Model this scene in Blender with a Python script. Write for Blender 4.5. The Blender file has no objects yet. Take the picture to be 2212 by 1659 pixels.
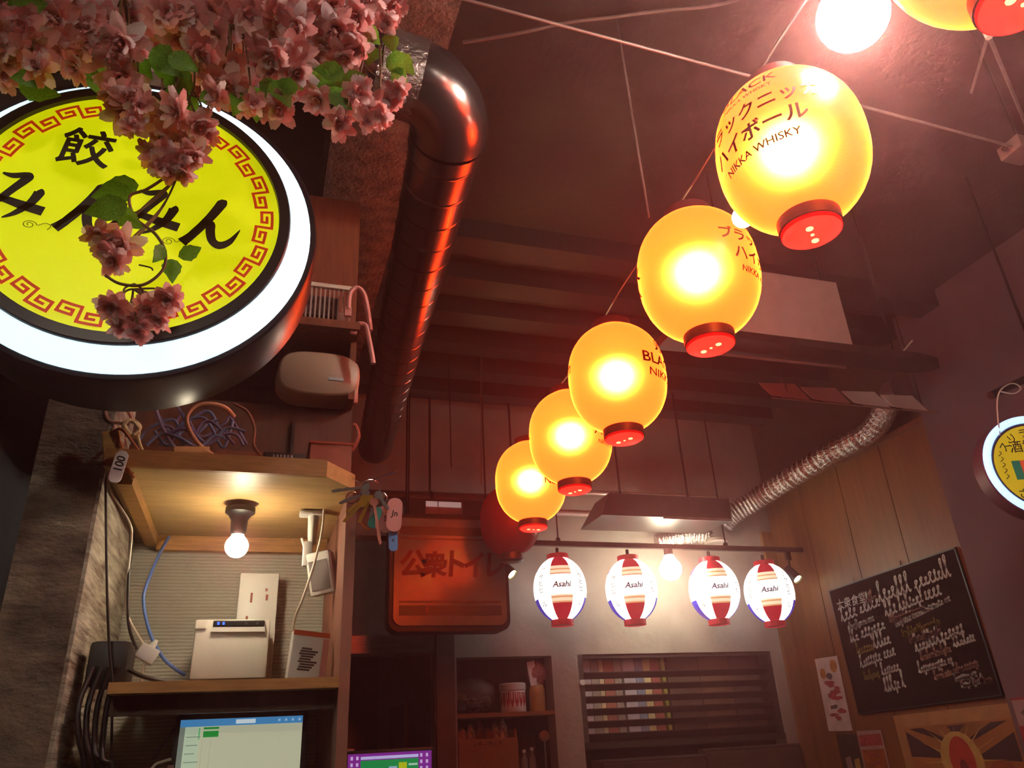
import bpy, bmesh, math, random
from mathutils import Vector, Matrix
random.seed(7)
PI = math.pi
SC = bpy.context.scene
COL = SC.collection

# ------------------------------------------------------------------ camera
FPX, CX, CY = 1660.0, 1106.0, 829.5
_z = Vector((-191, 3512, -FPX)).normalized()
_y = Vector((-579, -816, -FPX)); _y = (_y - _z * _y.dot(_z)).normalized()
_x = _y.cross(_z)
RW = Matrix((_x, _y, _z))                       # world = RW @ camera vector
EYE = Vector((0, 0, 1.5))
cam = bpy.data.cameras.new('camera'); cam.sensor_width = 36; cam.lens = FPX / 2212 * 36
cam.clip_start = 0.02
camo = bpy.data.objects.new('camera', cam); COL.objects.link(camo)
camo.matrix_world = Matrix.Translation(EYE) @ RW.to_4x4()
SC.camera = camo


def at(px, py, **k):
    """Point seen at a photograph pixel, on the plane X=, Y= or Z= of the room."""
    d = RW @ Vector((px - CX, CY - py, -FPX))
    (a, v), = k.items()
    i = 'XYZ'.index(a)
    return EYE + d * ((v - EYE[i]) / d[i])


# ------------------------------------------------------------------ world, exposure
w = bpy.data.worlds.new('world'); SC.world = w; w.use_nodes = True
bg = w.node_tree.nodes['Background']
bg.inputs[0].default_value = (1.0, 0.80, 0.72, 1); bg.inputs[1].default_value = 0.10
GLOW_HAZE = 0.048  # red-tinted haze added to imitate lens glow around the lanterns
if GLOW_HAZE:
    _vs = w.node_tree.nodes.new('ShaderNodeVolumeScatter')
    _vs.inputs['Density'].default_value = GLOW_HAZE
    _vs.inputs['Color'].default_value = (1.0, .36, .36, 1)
    _vs.inputs['Anisotropy'].default_value = 0.8
    w.node_tree.links.new(_vs.outputs[0], w.node_tree.nodes['World Output'].inputs['Volume'])
SC.view_settings.view_transform = 'Standard'
SC.view_settings.look = 'None'
SC.view_settings.gamma = 1.0
SC.view_settings.use_curve_mapping = False
SC.view_settings.exposure = 0.0
SC.cycles.use_denoising = True
SC.cycles.max_bounces = 5
SC.cycles.adaptive_threshold = 0.03
SC.cycles.use_light_tree = False
SC.cycles.volume_bounces = 0
SC.cycles.sample_clamp_indirect = 4.0
SC.cycles.blur_glossy = 1.0


def point_light(name, loc, col, power, radius, parent=None):
    l = bpy.data.lights.new(name, 'POINT'); l.color = col; l.energy = power; l.shadow_soft_size = radius
    o = bpy.data.objects.new(name, l); COL.objects.link(o); o.location = loc; o.parent = parent
    return o


# ------------------------------------------------------------------ colour and materials
def lin(h):
    h = h.lstrip('#'); r = []
    for i in (0, 2, 4):
        c = int(h[i:i + 2], 16) / 255
        r.append(c / 12.92 if c <= 0.04045 else ((c + 0.055) / 1.055) ** 2.4)
    return (*r, 1)


MATS = {}


def mat(name, col, rough=0.6, metal=0.0, var=0.12, scale=14.0, bump=0.0, bscale=60.0, emit=0.0, ecol=None, col2=None,
        alpha=1.0, transl=0.0, spec=0.5, stretch=None, aniso=None):
    """Procedural principled material: noise-varied colour, optional bump, emission, translucency."""
    if name in MATS: return MATS[name]
    m = bpy.data.materials.new(name); m.use_nodes = True; nt = m.node_tree; N = nt.nodes; L = nt.links
    b = N['Principled BSDF']; c = lin(col) if isinstance(col, str) else col
    c2 = (lin(col2) if isinstance(col2, str) else col2) if col2 else tuple(max(0, x * (1 - var * 2.2)) for x in c[:3]) + (1,)
    tc = N.new('ShaderNodeTexCoord'); mp = N.new('ShaderNodeMapping'); L.new(tc.outputs['Object'], mp.inputs[0])
    if stretch: mp.inputs['Scale'].default_value = stretch
    n = N.new('ShaderNodeTexNoise'); n.inputs['Scale'].default_value = scale; n.inputs['Detail'].default_value = 4
    L.new(mp.outputs[0], n.inputs['Vector'])
    r = N.new('ShaderNodeValToRGB'); r.color_ramp.elements[0].position = .32; r.color_ramp.elements[1].position = .68
    r.color_ramp.elements[0].color = c2; r.color_ramp.elements[1].color = c
    L.new(n.outputs[0], r.inputs[0]); L.new(r.outputs[0], b.inputs['Base Color'])
    b.inputs['Roughness'].default_value = rough; b.inputs['Metallic'].default_value = metal
    b.inputs['Specular IOR Level'].default_value = spec
    if bump:
        n2 = N.new('ShaderNodeTexNoise'); n2.inputs['Scale'].default_value = bscale; n2.inputs['Detail'].default_value = 5
        L.new(mp.outputs[0], n2.inputs['Vector'])
        bp = N.new('ShaderNodeBump'); bp.inputs['Strength'].default_value = bump; bp.inputs['Distance'].default_value = 0.01
        L.new(n2.outputs[0], bp.inputs['Height']); L.new(bp.outputs[0], b.inputs['Normal'])
    if emit:
        b.inputs['Emission Color'].default_value = lin(ecol) if isinstance(ecol, str) else (ecol or c)
        b.inputs['Emission Strength'].default_value = emit
    if alpha < 1: b.inputs['Alpha'].default_value = alpha
    if transl:
        t = N.new('ShaderNodeBsdfTranslucent'); L.new(r.outputs[0], t.inputs[0])
        mx = N.new('ShaderNodeMixShader'); mx.inputs[0].default_value = transl
        L.new(b.outputs[0], mx.inputs[1]); L.new(t.outputs[0], mx.inputs[2])
        L.new(mx.outputs[0], N['Material Output'].inputs[0])
    MATS[name] = m
    return m


def glow(name, col, strength):
    return mat(name, col, rough=.4, var=.02, emit=strength, ecol=col)


def lantern_paper(name, body, thin, emit):
    """Ribbed vinyl that passes the bulb's light: translucent plus a soft forward lobe."""
    m = bpy.data.materials.new(name); m.use_nodes = True; nt = m.node_tree; N = nt.nodes; L = nt.links
    N.remove(N['Principled BSDF']); out = N['Material Output']
    tc = N.new('ShaderNodeTexCoord'); wv = N.new('ShaderNodeTexWave'); wv.bands_direction = 'Z'
    wv.inputs['Scale'].default_value = 55; wv.inputs['Distortion'].default_value = 0.0
    L.new(tc.outputs['Object'], wv.inputs['Vector'])
    bp = N.new('ShaderNodeBump'); bp.inputs['Strength'].default_value = .25; bp.inputs['Distance'].default_value = .002
    L.new(wv.outputs[1], bp.inputs['Height'])
    t = N.new('ShaderNodeBsdfTranslucent'); t.inputs[0].default_value = body; L.new(bp.outputs[0], t.inputs['Normal'])
    rf = N.new('ShaderNodeBsdfRefraction'); rf.inputs[0].default_value = thin
    rf.inputs['Roughness'].default_value = .62; rf.inputs['IOR'].default_value = 1.36
    gl = N.new('ShaderNodeBsdfGlossy'); gl.inputs[0].default_value = (.6, .5, .5, 1); gl.inputs['Roughness'].default_value = .35
    df = N.new('ShaderNodeBsdfDiffuse'); df.inputs[0].default_value = (.5, .03, .02, 1)
    m1 = N.new('ShaderNodeMixShader'); m1.inputs[0].default_value = .5
    L.new(t.outputs[0], m1.inputs[1]); L.new(rf.outputs[0], m1.inputs[2])
    m2 = N.new('ShaderNodeMixShader'); m2.inputs[0].default_value = .25
    L.new(m1.outputs[0], m2.inputs[1]); L.new(df.outputs[0], m2.inputs[2])
    m3 = N.new('ShaderNodeMixShader'); m3.inputs[0].default_value = .04
    L.new(m2.outputs[0], m3.inputs[1]); L.new(gl.outputs[0], m3.inputs[2])
    last = m3
    if emit:
        em = N.new('ShaderNodeEmission'); em.inputs[0].default_value = emit[0]; em.inputs[1].default_value = emit[1]
        ad = N.new('ShaderNodeAddShader'); L.new(m3.outputs[0], ad.inputs[0]); L.new(em.outputs[0], ad.inputs[1]); last = ad
    L.new(last.outputs[0], out.inputs[0])
    MATS[name] = m
    return m


# ------------------------------------------------------------------ mesh building
class MB:
    def __init__(s): s.v = []; s.f = []; s.mi = []; s.cur = 0
    def add(s, vs, fs):
        o = len(s.v); s.v += [Vector(v) for v in vs]
        for f in fs: s.f.append([i + o for i in f]); s.mi.append(s.cur)
        return s
    def box(s, a, b):
        x0, y0, z0 = (min(a[i], b[i]) for i in range(3)); x1, y1, z1 = (max(a[i], b[i]) for i in range(3))
        return s.add([(x0, y0, z0), (x1, y0, z0), (x1, y1, z0), (x0, y1, z0), (x0, y0, z1), (x1, y0, z1), (x1, y1, z1), (x0, y1, z1)],
                     [(0, 3, 2, 1), (4, 5, 6, 7), (0, 1, 5, 4), (1, 2, 6, 5), (2, 3, 7, 6), (3, 0, 4, 7)])
    def rbox(s, a, b, r=.004):
        """box with chamfered vertical and horizontal edges"""
        bm = bmesh.new(); x0, y0, z0 = (min(a[i], b[i]) for i in range(3)); x1, y1, z1 = (max(a[i], b[i]) for i in range(3))
        bmesh.ops.create_cube(bm, size=1)
        for v in bm.verts:
            v.co = Vector((x0 + (v.co.x + .5) * (x1 - x0), y0 + (v.co.y + .5) * (y1 - y0), z0 + (v.co.z + .5) * (z1 - z0)))
        bmesh.ops.bevel(bm, geom=bm.edges[:], offset=min(r, .45 * min(x1 - x0, y1 - y0, z1 - z0)), segments=2, affect='EDGES', profile=.6)
        bm.verts.index_update()
        s.add([v.co.copy() for v in bm.verts], [[v.index for v in f.verts] for f in bm.faces]); bm.free()
        return s
    def tube(s, pts, r, n=8, cap=True):
        pts = [Vector(p) for p in pts]; R = r if isinstance(r, (list, tuple)) else [r] * len(pts)
        rings = []; up = None
        for i, p in enumerate(pts):
            t = (pts[min(i + 1, len(pts) - 1)] - pts[max(i - 1, 0)]).normalized()
            if up is None: up = t.orthogonal().normalized()
            up = (up - t * up.dot(t)).normalized(); bi = t.cross(up)
            rings.append([p + (up * math.cos(2 * PI * k / n) + bi * math.sin(2 * PI * k / n)) * R[i] for k in range(n)])
        vs = [v for g in rings for v in g]; fs = []
        for i in range(len(rings) - 1):
            for k in range(n):
                k2 = (k + 1) % n; fs.append((i * n + k, i * n + k2, (i + 1) * n + k2, (i + 1) * n + k))
        if cap: fs += [tuple(range(n))[::-1], tuple(range((len(rings) - 1) * n, len(rings) * n))]
        return s.add(vs, fs)
    def lathe(s, prof, n=32, c=(0, 0, 0), axis='Z', capa=False, capb=False, a0=0.0):
        """prof: (radius, height) pairs revolved about an axis through c"""
        vs = []; c = Vector(c)
        for r, h in prof:
            for k in range(n):
                a = a0 + 2 * PI * k / n; p, q = r * math.cos(a), r * math.sin(a)
                vs.append(c + (Vector((p, q, h)) if axis == 'Z' else Vector((p, h, q)) if axis == 'Y' else Vector((h, p, q))))
        fs = []
        for i in range(len(prof) - 1):
            for k in range(n):
                k2 = (k + 1) % n
                fs.append((i * n + k, i * n + k2, (i + 1) * n + k2, (i + 1) * n + k))
        if capa: fs.append(tuple(range(n))[::-1])
        if capb: fs.append(tuple(range((len(prof) - 1) * n, len(prof) * n)))
        return s.add(vs, fs)
    def prism(s, poly, fn, d0, d1):
        """2-D polygon mapped by fn(u, v, depth), extruded from d0 to d1"""
        n = len(poly)
        vs = [fn(u, v, d0) for u, v in poly] + [fn(u, v, d1) for u, v in poly]
        return s.add(vs, [tuple(range(n))[::-1], tuple(range(n, 2 * n))] + [(i, (i + 1) % n, n + (i + 1) % n, n + i) for i in range(n)])
    def ribbon(s, pts, wd, fn):
        """flat brush stroke of varying width mapped by fn(u, v)"""
        W = wd if isinstance(wd, (list, tuple)) else [wd] * len(pts); vs = []
        for i, p in enumerate(pts):
            a = Vector(pts[max(i - 1, 0)]); b = Vector(pts[min(i + 1, len(pts) - 1)]); t = b - a
            t = t.normalized() if t.length > 1e-9 else Vector((1, 0)); nn = Vector((-t.y, t.x)) * W[i] / 2
            vs += [fn(p[0] + nn.x, p[1] + nn.y), fn(p[0] - nn.x, p[1] - nn.y)]
        return s.add(vs, [(2 * i, 2 * i + 1, 2 * i + 3, 2 * i + 2) for i in range(len(pts) - 1)])
    def mesh(s, name, mats, smooth=None):
        me = bpy.data.meshes.new(name); me.from_pydata([tuple(v) for v in s.v], [], s.f)
        for m in (mats if isinstance(mats, (list, tuple)) else [mats]): me.materials.append(m)
        if any(s.mi): me.polygons.foreach_set('material_index', s.mi)
        bm = bmesh.new(); bm.from_mesh(me); bmesh.ops.recalc_face_normals(bm, faces=bm.faces); bm.to_mesh(me); bm.free()
        if smooth:
            for p in me.polygons: p.use_smooth = True
            try: me.set_sharp_from_angle(angle=math.radians(smooth))
            except Exception: pass
        me.update(); return me
    def build(s, name, mats, parent=None, smooth=None, loc=None, rot=None, label=None):
        o = bpy.data.objects.new(name, s.mesh(name, mats, smooth)); COL.objects.link(o); o.parent = parent
        if loc is not None: o.location = loc
        if rot is not None: o.rotation_euler = rot
        if label: o['label'] = label
        return o


def tag(o, label, cat, group=None, kind=None):
    o['label'] = label; o['category'] = cat
    if group: o['group'] = group
    if kind: o['kind'] = kind
    return o


def struct(o): o['kind'] = 'structure'; return o


def empty(name, loc=(0, 0, 0), label=None, cat=None, group=None, rot=None):
    o = bpy.data.objects.new(name, None); COL.objects.link(o); o.location = loc; o.empty_display_size = .05
    if rot: o.rotation_euler = rot
    if label: tag(o, label, cat, group)
    return o


def copy_tree(o, parent=None):
    c = o.copy(); COL.objects.link(c); c.parent = parent
    for ch in list(o.children): copy_tree(ch, c)
    return c


def smooth_path(pts, n=6, closed=False):
    P = [Vector(p) for p in pts]; out = []
    for i in range(len(P) - 1):
        a, b, c, d = P[max(i - 1, 0)], P[i], P[i + 1], P[min(i + 2, len(P) - 1)]
        for k in range(n):
            t = k / n
            out.append(.5 * ((2 * b) + (c - a) * t + (2 * a - 5 * b + 4 * c - d) * t * t + (3 * b - a - 3 * c + d) * t ** 3))
    out.append(P[-1]); return out


def interp(vals, n):
    out = []
    for i in range(n):
        t = i / (n - 1) * (len(vals) - 1); k = min(int(t), len(vals) - 2); out.append(vals[k] + (vals[k + 1] - vals[k]) * (t - k))
    return out


_TX = {}


def text_flat(body, bold=0.0, shear=0.0):
    """(verts, faces) of a line of text, height 1 em, from the program's built-in lettering"""
    key = (body, bold, shear)
    if key in _TX: return _TX[key]
    c = bpy.data.curves.new('lettering', 'FONT'); c.body = body; c.offset = bold; c.shear = shear; c.resolution_u = 3
    c.align_x = 'CENTER'
    o = bpy.data.objects.new('lettering', c); COL.objects.link(o)
    bpy.context.view_layer.update()
    me = bpy.data.meshes.new_from_object(o.evaluated_get(bpy.context.evaluated_depsgraph_get()))
    bm = bmesh.new(); bm.from_mesh(me); bmesh.ops.triangulate(bm, faces=bm.faces)
    bm.verts.index_update()
    r = ([(v.co.x, v.co.y) for v in bm.verts], [[v.index for v in f.verts] for f in bm.faces])
    bm.free(); bpy.data.objects.remove(o); bpy.data.curves.remove(c); bpy.data.meshes.remove(me)
    _TX[key] = r
    return r


def add_text(mb, body, size, fn, bold=0.0, shear=0.0, cx=0, cy=0, wide=1.0):
    v, f = text_flat(body, bold, shear)
    mb.add([fn(cx + x * size * wide, cy + y * size) for x, y in v], f)
    return mb


# ------------------------------------------------------------------ shared materials
M_conc = mat('concrete', '#a2948a', .85, var=.13, scale=3.5, bump=.35, bscale=22)
M_col = mat('rough_concrete', '#8b7a68', .9, var=.35, scale=9, bump=.8, bscale=28, stretch=(1, 1, 1.8))
M_dark = mat('dark_paint', '#2b2523', .7, var=.2, bump=.1)
M_black = mat('black_plastic', '#141312', .45, var=.1)
M_blackm = mat('black_metal', '#1d1a19', .38, .6, var=.1)
M_ceil = mat('dark_ceiling', '#1f1817', .85, var=.2, scale=4, bump=.5, bscale=30)
M_deck = mat('ceiling_joist', '#261d1d', .8, var=.2, scale=6)
M_steel = mat('stainless_steel', '#9a8f88', .32, .9, var=.12, scale=5, stretch=(1, 1, 12))
M_wood = mat('oak_board', '#c08a4a', .5, var=.16, scale=6, bump=.12, stretch=(2, 18, 18))
M_wood2 = mat('reddish_wood', '#7c4426', .5, var=.18, scale=6, bump=.1, stretch=(14, 14, 1.5))
M_dwood = mat('dark_wood', '#5a3826', .5, var=.2, scale=5, bump=.1, stretch=(12, 12, 1.5))
M_ply = mat('pale_plywood', '#c9a46a', .45, var=.10, scale=5, bump=.05, stretch=(2, 14, 14))
M_white = mat('white_plastic', '#e9e4dc', .4, var=.03)
M_cream = mat('cream_plastic', '#d8cdbb', .45, var=.05)
M_paper = mat('white_paper', '#efe9e2', .7, var=.05)
M_red = mat('red_print', '#c4202c', .5, var=.08)
M_ink = mat('black_ink', '#15120c', .6, var=.05)
M_gold = mat('gold_foil', '#b98a3c', .4, .3, var=.1)
M_chrome = mat('chrome', '#cfcac6', .2, 1.0, var=.05)
M_cbl = mat('blue_cable', '#5b7fd0', .5, var=.05)
M_cwh = mat('white_cable', '#e6d8c4', .5, var=.05)
M_cbk = mat('black_cable', '#1a1718', .45, var=.05)

# ================================================================== SETTING
CEIL = 3.85
XR, YB = 3.754, 5.0
PX = 3.70                       # face of the near right wall
# floor and ceiling
struct(MB().box((-1.6, -3.5, -.1), (4.4, 8.2, 0)).build('floor', mat('floor_tile', '#4a4039', .45, var=.2, scale=3)))
ceil = struct(MB().box((-1.6, -3.5, CEIL), (4.4, 8.2, CEIL + .12)).build('ceiling', M_ceil))
for i in range(6):
    y = 2.95 + i * .35
    MB().box((.42, y, CEIL - .11), (XR, y + .15, CEIL)).build('joist', M_deck, ceil)


def wall_holes(name, xs, zs, holes, y0, y1, m):
    """wall in the XZ plane with rectangular openings, one connected mesh with reveals"""
    X = sorted(set(xs) | {h[0] for h in holes} | {h[1] for h in holes}); Z = sorted(set(zs) | {h[2] for h in holes} | {h[3] for h in holes})
    solid = lambda i, j: 0 <= i < len(X) - 1 and 0 <= j < len(Z) - 1 and not any(h[0] <= X[i] and X[i + 1] <= h[1] and h[2] <= Z[j] and Z[j + 1] <= h[3] for h in holes)
    bm = bmesh.new(); vd = {}
    def V(i, j, k):
        if (i, j, k) not in vd: vd[(i, j, k)] = bm.verts.new((X[i], (y0, y1)[k], Z[j]))
        return vd[(i, j, k)]
    for i in range(len(X) - 1):
        for j in range(len(Z) - 1):
            if not solid(i, j): continue
            bm.faces.new((V(i, j, 0), V(i + 1, j, 0), V(i + 1, j + 1, 0), V(i, j + 1, 0)))
            bm.faces.new((V(i, j, 1), V(i, j + 1, 1), V(i + 1, j + 1, 1), V(i + 1, j, 1)))
            for (a, b, di, dj) in (((i, j), (i + 1, j), 0, -1), ((i + 1, j), (i + 1, j + 1), 1, 0), ((i + 1, j + 1), (i, j + 1), 0, 1), ((i, j + 1), (i, j), -1, 0)):
                if not solid(i + di, j + dj): bm.faces.new((V(*a, 0), V(*a, 1), V(*b, 1), V(*b, 0)))
    bmesh.ops.recalc_face_normals(bm, faces=bm.faces)
    me = bpy.data.meshes.new(name); bm.to_mesh(me); bm.free(); me.materials.append(m)
    o = bpy.data.objects.new(name, me); COL.objects.link(o); return struct(o)


DOOR = (.15, 1.085, 0, 2.06)
NICHE = (1.225, 1.865, .9, 2.03)
LOUV = (2.05, 3.55, .9, 2.035)
wall_back = wall_holes('wall_back', (-1.6, XR + .3), (0, CEIL), [DOOR, NICHE, LOUV], YB, YB + .14, M_conc)
# door lintel and post of steel
dr = struct(empty('door_1', (.62, YB - .012, 0)))
lt = MB().box((.15, YB - .03, 2.06), (1.085, YB, 2.165)).build('lintel', M_steel, dr); lt.location = -dr.location
lt2 = MB().box((1.09, YB - .035, 0), (1.205, YB, 2.175)).build('post', mat('door_post', '#5e524d', .5, .3, var=.1), dr); lt2.location = -dr.location
# dim passage behind the doorway
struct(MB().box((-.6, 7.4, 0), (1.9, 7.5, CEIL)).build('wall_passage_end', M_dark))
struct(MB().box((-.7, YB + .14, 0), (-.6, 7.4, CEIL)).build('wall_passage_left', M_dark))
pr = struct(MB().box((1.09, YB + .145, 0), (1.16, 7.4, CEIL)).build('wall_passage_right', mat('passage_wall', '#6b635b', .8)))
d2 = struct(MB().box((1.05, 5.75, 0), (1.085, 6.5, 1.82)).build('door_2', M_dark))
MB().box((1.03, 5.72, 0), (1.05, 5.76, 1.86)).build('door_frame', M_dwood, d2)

# niche box behind the opening
nb = struct(empty('niche_recess', (1.545, YB + .14, .9)))
for nm, a, b in (('back_panel', (1.2, YB + .42, .88), (1.89, YB + .44, 2.06)), ('side_panel', (1.2, YB + .14, .88), (1.222, YB + .42, 2.06)),
                 ('side_panel', (1.868, YB + .14, .88), (1.89, YB + .42, 2.06)), ('top_panel', (1.222, YB + .14, 2.035), (1.868, YB + .42, 2.06)), ('bottom_panel', (1.222, YB + .14, .88), (1.868, YB + .42, .9))):
    MB().box(a, b).build(nm, M_dwood, nb).location = -nb.location
for zz in (1.70, 1.355):
    MB().box((1.225, YB + .004, zz - .025), (1.866, YB + .41, zz)).build('shelf_board', mat('niche_shelf', '#8f5a2e', .5, var=.15, scale=6, stretch=(2, 14, 14)), nb).location = -nb.location

# wood-panelled right wall at the back
wr = struct(MB().box((XR, 3.3, 0), (XR + .12, YB + .14, CEIL)).build('wall_right', mat('brown_wall', '#4a352a', .7, var=.15)))
M_panel = mat('panelling', '#7e4e22', .5, var=.16, scale=3, bump=.06, stretch=(8, 8, .8))
yy = 3.31
while yy < YB - .02:
    y2 = min(yy + .418, YB - .004)
    MB().box((XR - .012, yy + .003, 0), (XR, y2 - .003, 3.15)).build('wood_panel', M_panel, wr); yy += .418
struct(MB().box((XR - .035, 3.31, 3.15), (XR, YB - .004, 3.185)).build('trim_1', M_wood2))
# near right wall of concrete, standing proud; sign's violet light mixed into its colour
struct(MB().box((PX, -3.5, 0), (XR + .12, 3.3, CEIL)).build('wall_near_right', mat('violet_lit_concrete', '#66525a', .8, var=.12, scale=3, bump=.25, bscale=18)))
# corner strip where the back wall meets the panelling
struct(MB().box((XR - .11, YB - .03, 0), (XR - .012, YB, 2.9)).build('trim_2', mat('corner_post', '#8a5f38', .55, var=.12, stretch=(8, 8, 1))))

# left: column, combed plaster side, dark door beside it
XC = -.296
struct(MB().box((-.405, 1.5, 0), (XC, 2.05, CEIL)).build('wall_left_column', M_col))
struct(MB().box((-1.6, 1.62, 0), (-.405, 1.75, CEIL)).build('wall_left', M_dark))
dl = struct(MB().box((-1.0, 1.585, 0), (-.43, 1.62, 2.12)).build('door_3', mat('blackish_door', '#2c2a2b', .5, var=.15, scale=5)))
MB().box((-.428, 1.56, 0), (-.408, 1.6, 2.16)).build('door_frame', M_black, dl)
MB().box((-1.02, 1.56, 2.12), (-.428, 1.6, 2.16)).build('door_frame', M_black, dl)


def comb_plaster(name, base, dark, axis, sc, amt, dist):
    m = bpy.data.materials.new(name); m.use_nodes = True; nt = m.node_tree; N = nt.nodes; L = nt.links; b = N['Principled BSDF']
    tc = N.new('ShaderNodeTexCoord'); mp = N.new('ShaderNodeMapping'); L.new(tc.outputs['Object'], mp.inputs[0])
    mp.inputs['Rotation'].default_value = (.28 if axis == 'X' else 0, 0, 0)
    wv = N.new('ShaderNodeTexWave'); wv.bands_direction = 'Z'; wv.inputs['Scale'].default_value = sc
    wv.inputs['Distortion'].default_value = dist; wv.inputs['Detail'].default_value = 3; wv.inputs['Detail Scale'].default_value = 1.6
    L.new(mp.outputs[0], wv.inputs['Vector'])
    n = N.new('ShaderNodeTexNoise'); n.inputs['Scale'].default_value = 9; L.new(mp.outputs[0], n.inputs['Vector'])
    mul = N.new('ShaderNodeMath'); mul.operation = 'MULTIPLY'; L.new(wv.outputs[1], mul.inputs[0]); L.new(n.outputs[0], mul.inputs[1])
    r = N.new('ShaderNodeValToRGB'); r.color_ramp.elements[0].position = .05; r.color_ramp.elements[1].position = amt
    r.color_ramp.elements[0].color = lin(dark); r.color_ramp.elements[1].color = lin(base)
    L.new(mul.outputs[0], r.inputs[0]); L.new(r.outputs[0], b.inputs['Base Color']); b.inputs['Roughness'].default_value = .75
    bp = N.new('ShaderNodeBump'); bp.inputs['Strength'].default_value = .5; bp.inputs['Distance'].default_value = .004
    L.new(mul.outputs[0], bp.inputs['Height']); L.new(bp.outputs[0], b.inputs['Normal'])
    return m


M_comb = mat('combed_plaster', '#c8beac', .8, scale=1.0, col2='#6a5d50', stretch=(5, 9, 80), bump=.8, bscale=1.0)
M_comb2 = comb_plaster('fine_plaster', '#bcb6a8', '#a9a294', 'Y', 40, .3, 1.6)
struct(MB().box((XC, 1.502, .6), (XC + .006, 1.97, CEIL)).build('wall_nook_left', M_comb))
struct(MB().box((XC + .006, 1.97, .6), (.18, 2.02, 2.0)).build('wall_nook_back', M_comb2))
struct(MB().box((.152, 1.52, .6), (.172, 1.969, 1.975)).build('wall_nook_right', mat('nook_end_board', '#a06a58', .6, var=.1)))

# sprayed concrete beam along the ceiling
struct(MB().box((.10, .6, 3.4), (.40, YB, CEIL)).build('beam', mat('sprayed_beam', '#6e5549', .95, var=.35, scale=18, bump=1.0, bscale=70)))
#@@END_SETTING

# ================================================================== BIG LANTERNS OVERHEAD
LA, LB = .18, .212               # half width, half height of the body


def lant_r(z, a=LA, b=LB, k=2.35):
    return a * max(0.0, 1 - abs(z / b) ** k) ** (1 / 2.1)


M_lit = lantern_paper('lit_lantern_vinyl', (1.0, .085, .003, 1), (1.0, .50, .10, 1), ((1.0, .030, .012, 1), 2.5))
M_unlit = lantern_paper('unlit_lantern_vinyl', (.75, .05, .04, 1), (.5, .05, .04, 1), None)
M_ring = mat('lantern_ring', '#3a1512', .4, var=.1)
M_cap = mat('red_cap_disc', '#d81c20', .35, var=.05, transl=.75)
M_hole = glow('vent_glow', '#ffd890', 2.0)  # glowing discs stand in for bulb light showing through the cap vents


def lantern_body(name, litm, a, b, parent):
    zs = [-.955 * b + i * (1.91 * b) / 34 for i in range(35)]
    prof = [(max(lant_r(z, a, b), .068 * a / LA), z) for z in zs]
    return MB().lathe(prof, 48).build('shell', litm, parent, smooth=60)


def lantern_print(parent, th0, a, b, inkm):
    """whisky lantern lettering wrapped on the shell, reading away from angle th0"""
    def fn(u, v):
        r = lant_r(v, a, b) + .0015; t = th0 + u / (a * .97)
        return (r * math.cos(t), r * math.sin(t), v)
    mb = MB()
    add_text(mb, 'BLACK', .040, fn, .012, cy=.088, wide=1.25)
    add_text(mb, 'NIKKA WHISKY', .015, fn, .01, cy=.068, wide=1.2)
    add_text(mb, 'ブラックニッカ', .046, fn, .022, cy=.012, wide=.98)
    add_text(mb, 'ハイボール', .048, fn, .024, cy=-.046, wide=1.0)
    add_text(mb, 'NIKKA WHISKY', .024, fn, .02, cy=-.082, wide=1.15)
    return mb.build('lettering', inkm, parent, label='dark brown printed whisky lettering')


def lantern_print_b(parent, th0, a, b, inkm):
    def fn(u, v):
        r = lant_r(v, a, b) + .0015; t = th0 + u / (a * .97)
        return (r * math.cos(t), r * math.sin(t), v)
    mb = MB()
    add_text(mb, 'BLACK', .058, fn, .02, cy=-.012, wide=1.15)
    add_text(mb, 'NIKKA', .040, fn, .014, cy=-.060, wide=1.3)
    mb.ribbon([(.02 * math.cos(2 * PI * k / 16), .075 + .026 * math.sin(2 * PI * k / 16)) for k in range(17)], .005, fn)
    mb.ribbon(smooth_path([(-.03, .05), (-.012, .062), (.0, .09), (.012, .062), (.03, .05)], 4), .008, fn)
    return mb.build('lettering', inkm, parent, label='dark brown printed whisky lettering')


M_lint = mat('lantern_ink', '#4a1a04', .6, var=.05)


def big_lantern(loc, lit, label, turn=0.0, scale=1.0, power=27.0, hole_turn=0.0):
    t = empty('paper_lantern', loc, label, 'lantern', 'large round lanterns strung overhead')
    a, b = LA * scale, LB * scale
    lantern_body('shell', M_lit if lit else M_unlit, a, b, t)
    rr = .069 * scale; zb = -.955 * b
    MB().lathe([(rr, 0), (rr + .004, -.002), (rr + .004, -.030), (rr - .004, -.030), (rr - .004, 0)], 32, (0, 0, zb)).build('bottom_ring', M_ring, t, smooth=40)
    cap = MB().lathe([(rr + .001, 0), (rr + .001, -.012), (rr - .008, -.018), (.001, -.018)], 32, (0, 0, zb - .026), capb=True).build('bottom_cap', M_cap if lit else M_ring, t, smooth=40)
    MB().lathe([(rr, .028), (rr + .004, .028), (rr + .004, 0), (rr, 0), (rr, .028)], 32, (0, 0, -zb)).build('top_ring', M_ring, t, smooth=40)
    if lit:
        for k, (d, r) in enumerate(((-.026, .008), (0, .004), (.026, .008))):
            MB().lathe([(r, 0), (r, -.002), (.0005, -.0025)], 12, (d * math.cos(hole_turn), d * math.sin(hole_turn), zb - .0435), capb=True).build('vent_hole', M_hole, cap)
        point_light('bulb_light', (0, 0, .0), (1.0, .60, .24), power, .035, t)
    for s in (-1, 1):
        MB().tube(smooth_path([(s * rr, 0, -zb + .02), (s * rr * .7, 0, -zb + .042), (0, 0, -zb + .055)], 4), .0022, 6).build('hanger_wire', M_blackm, t)
    if lit is not None:
        lantern_print(t, turn, a, b, M_lint); lantern_print_b(t, turn + PI, a, b, M_lint)
    return t


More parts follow.
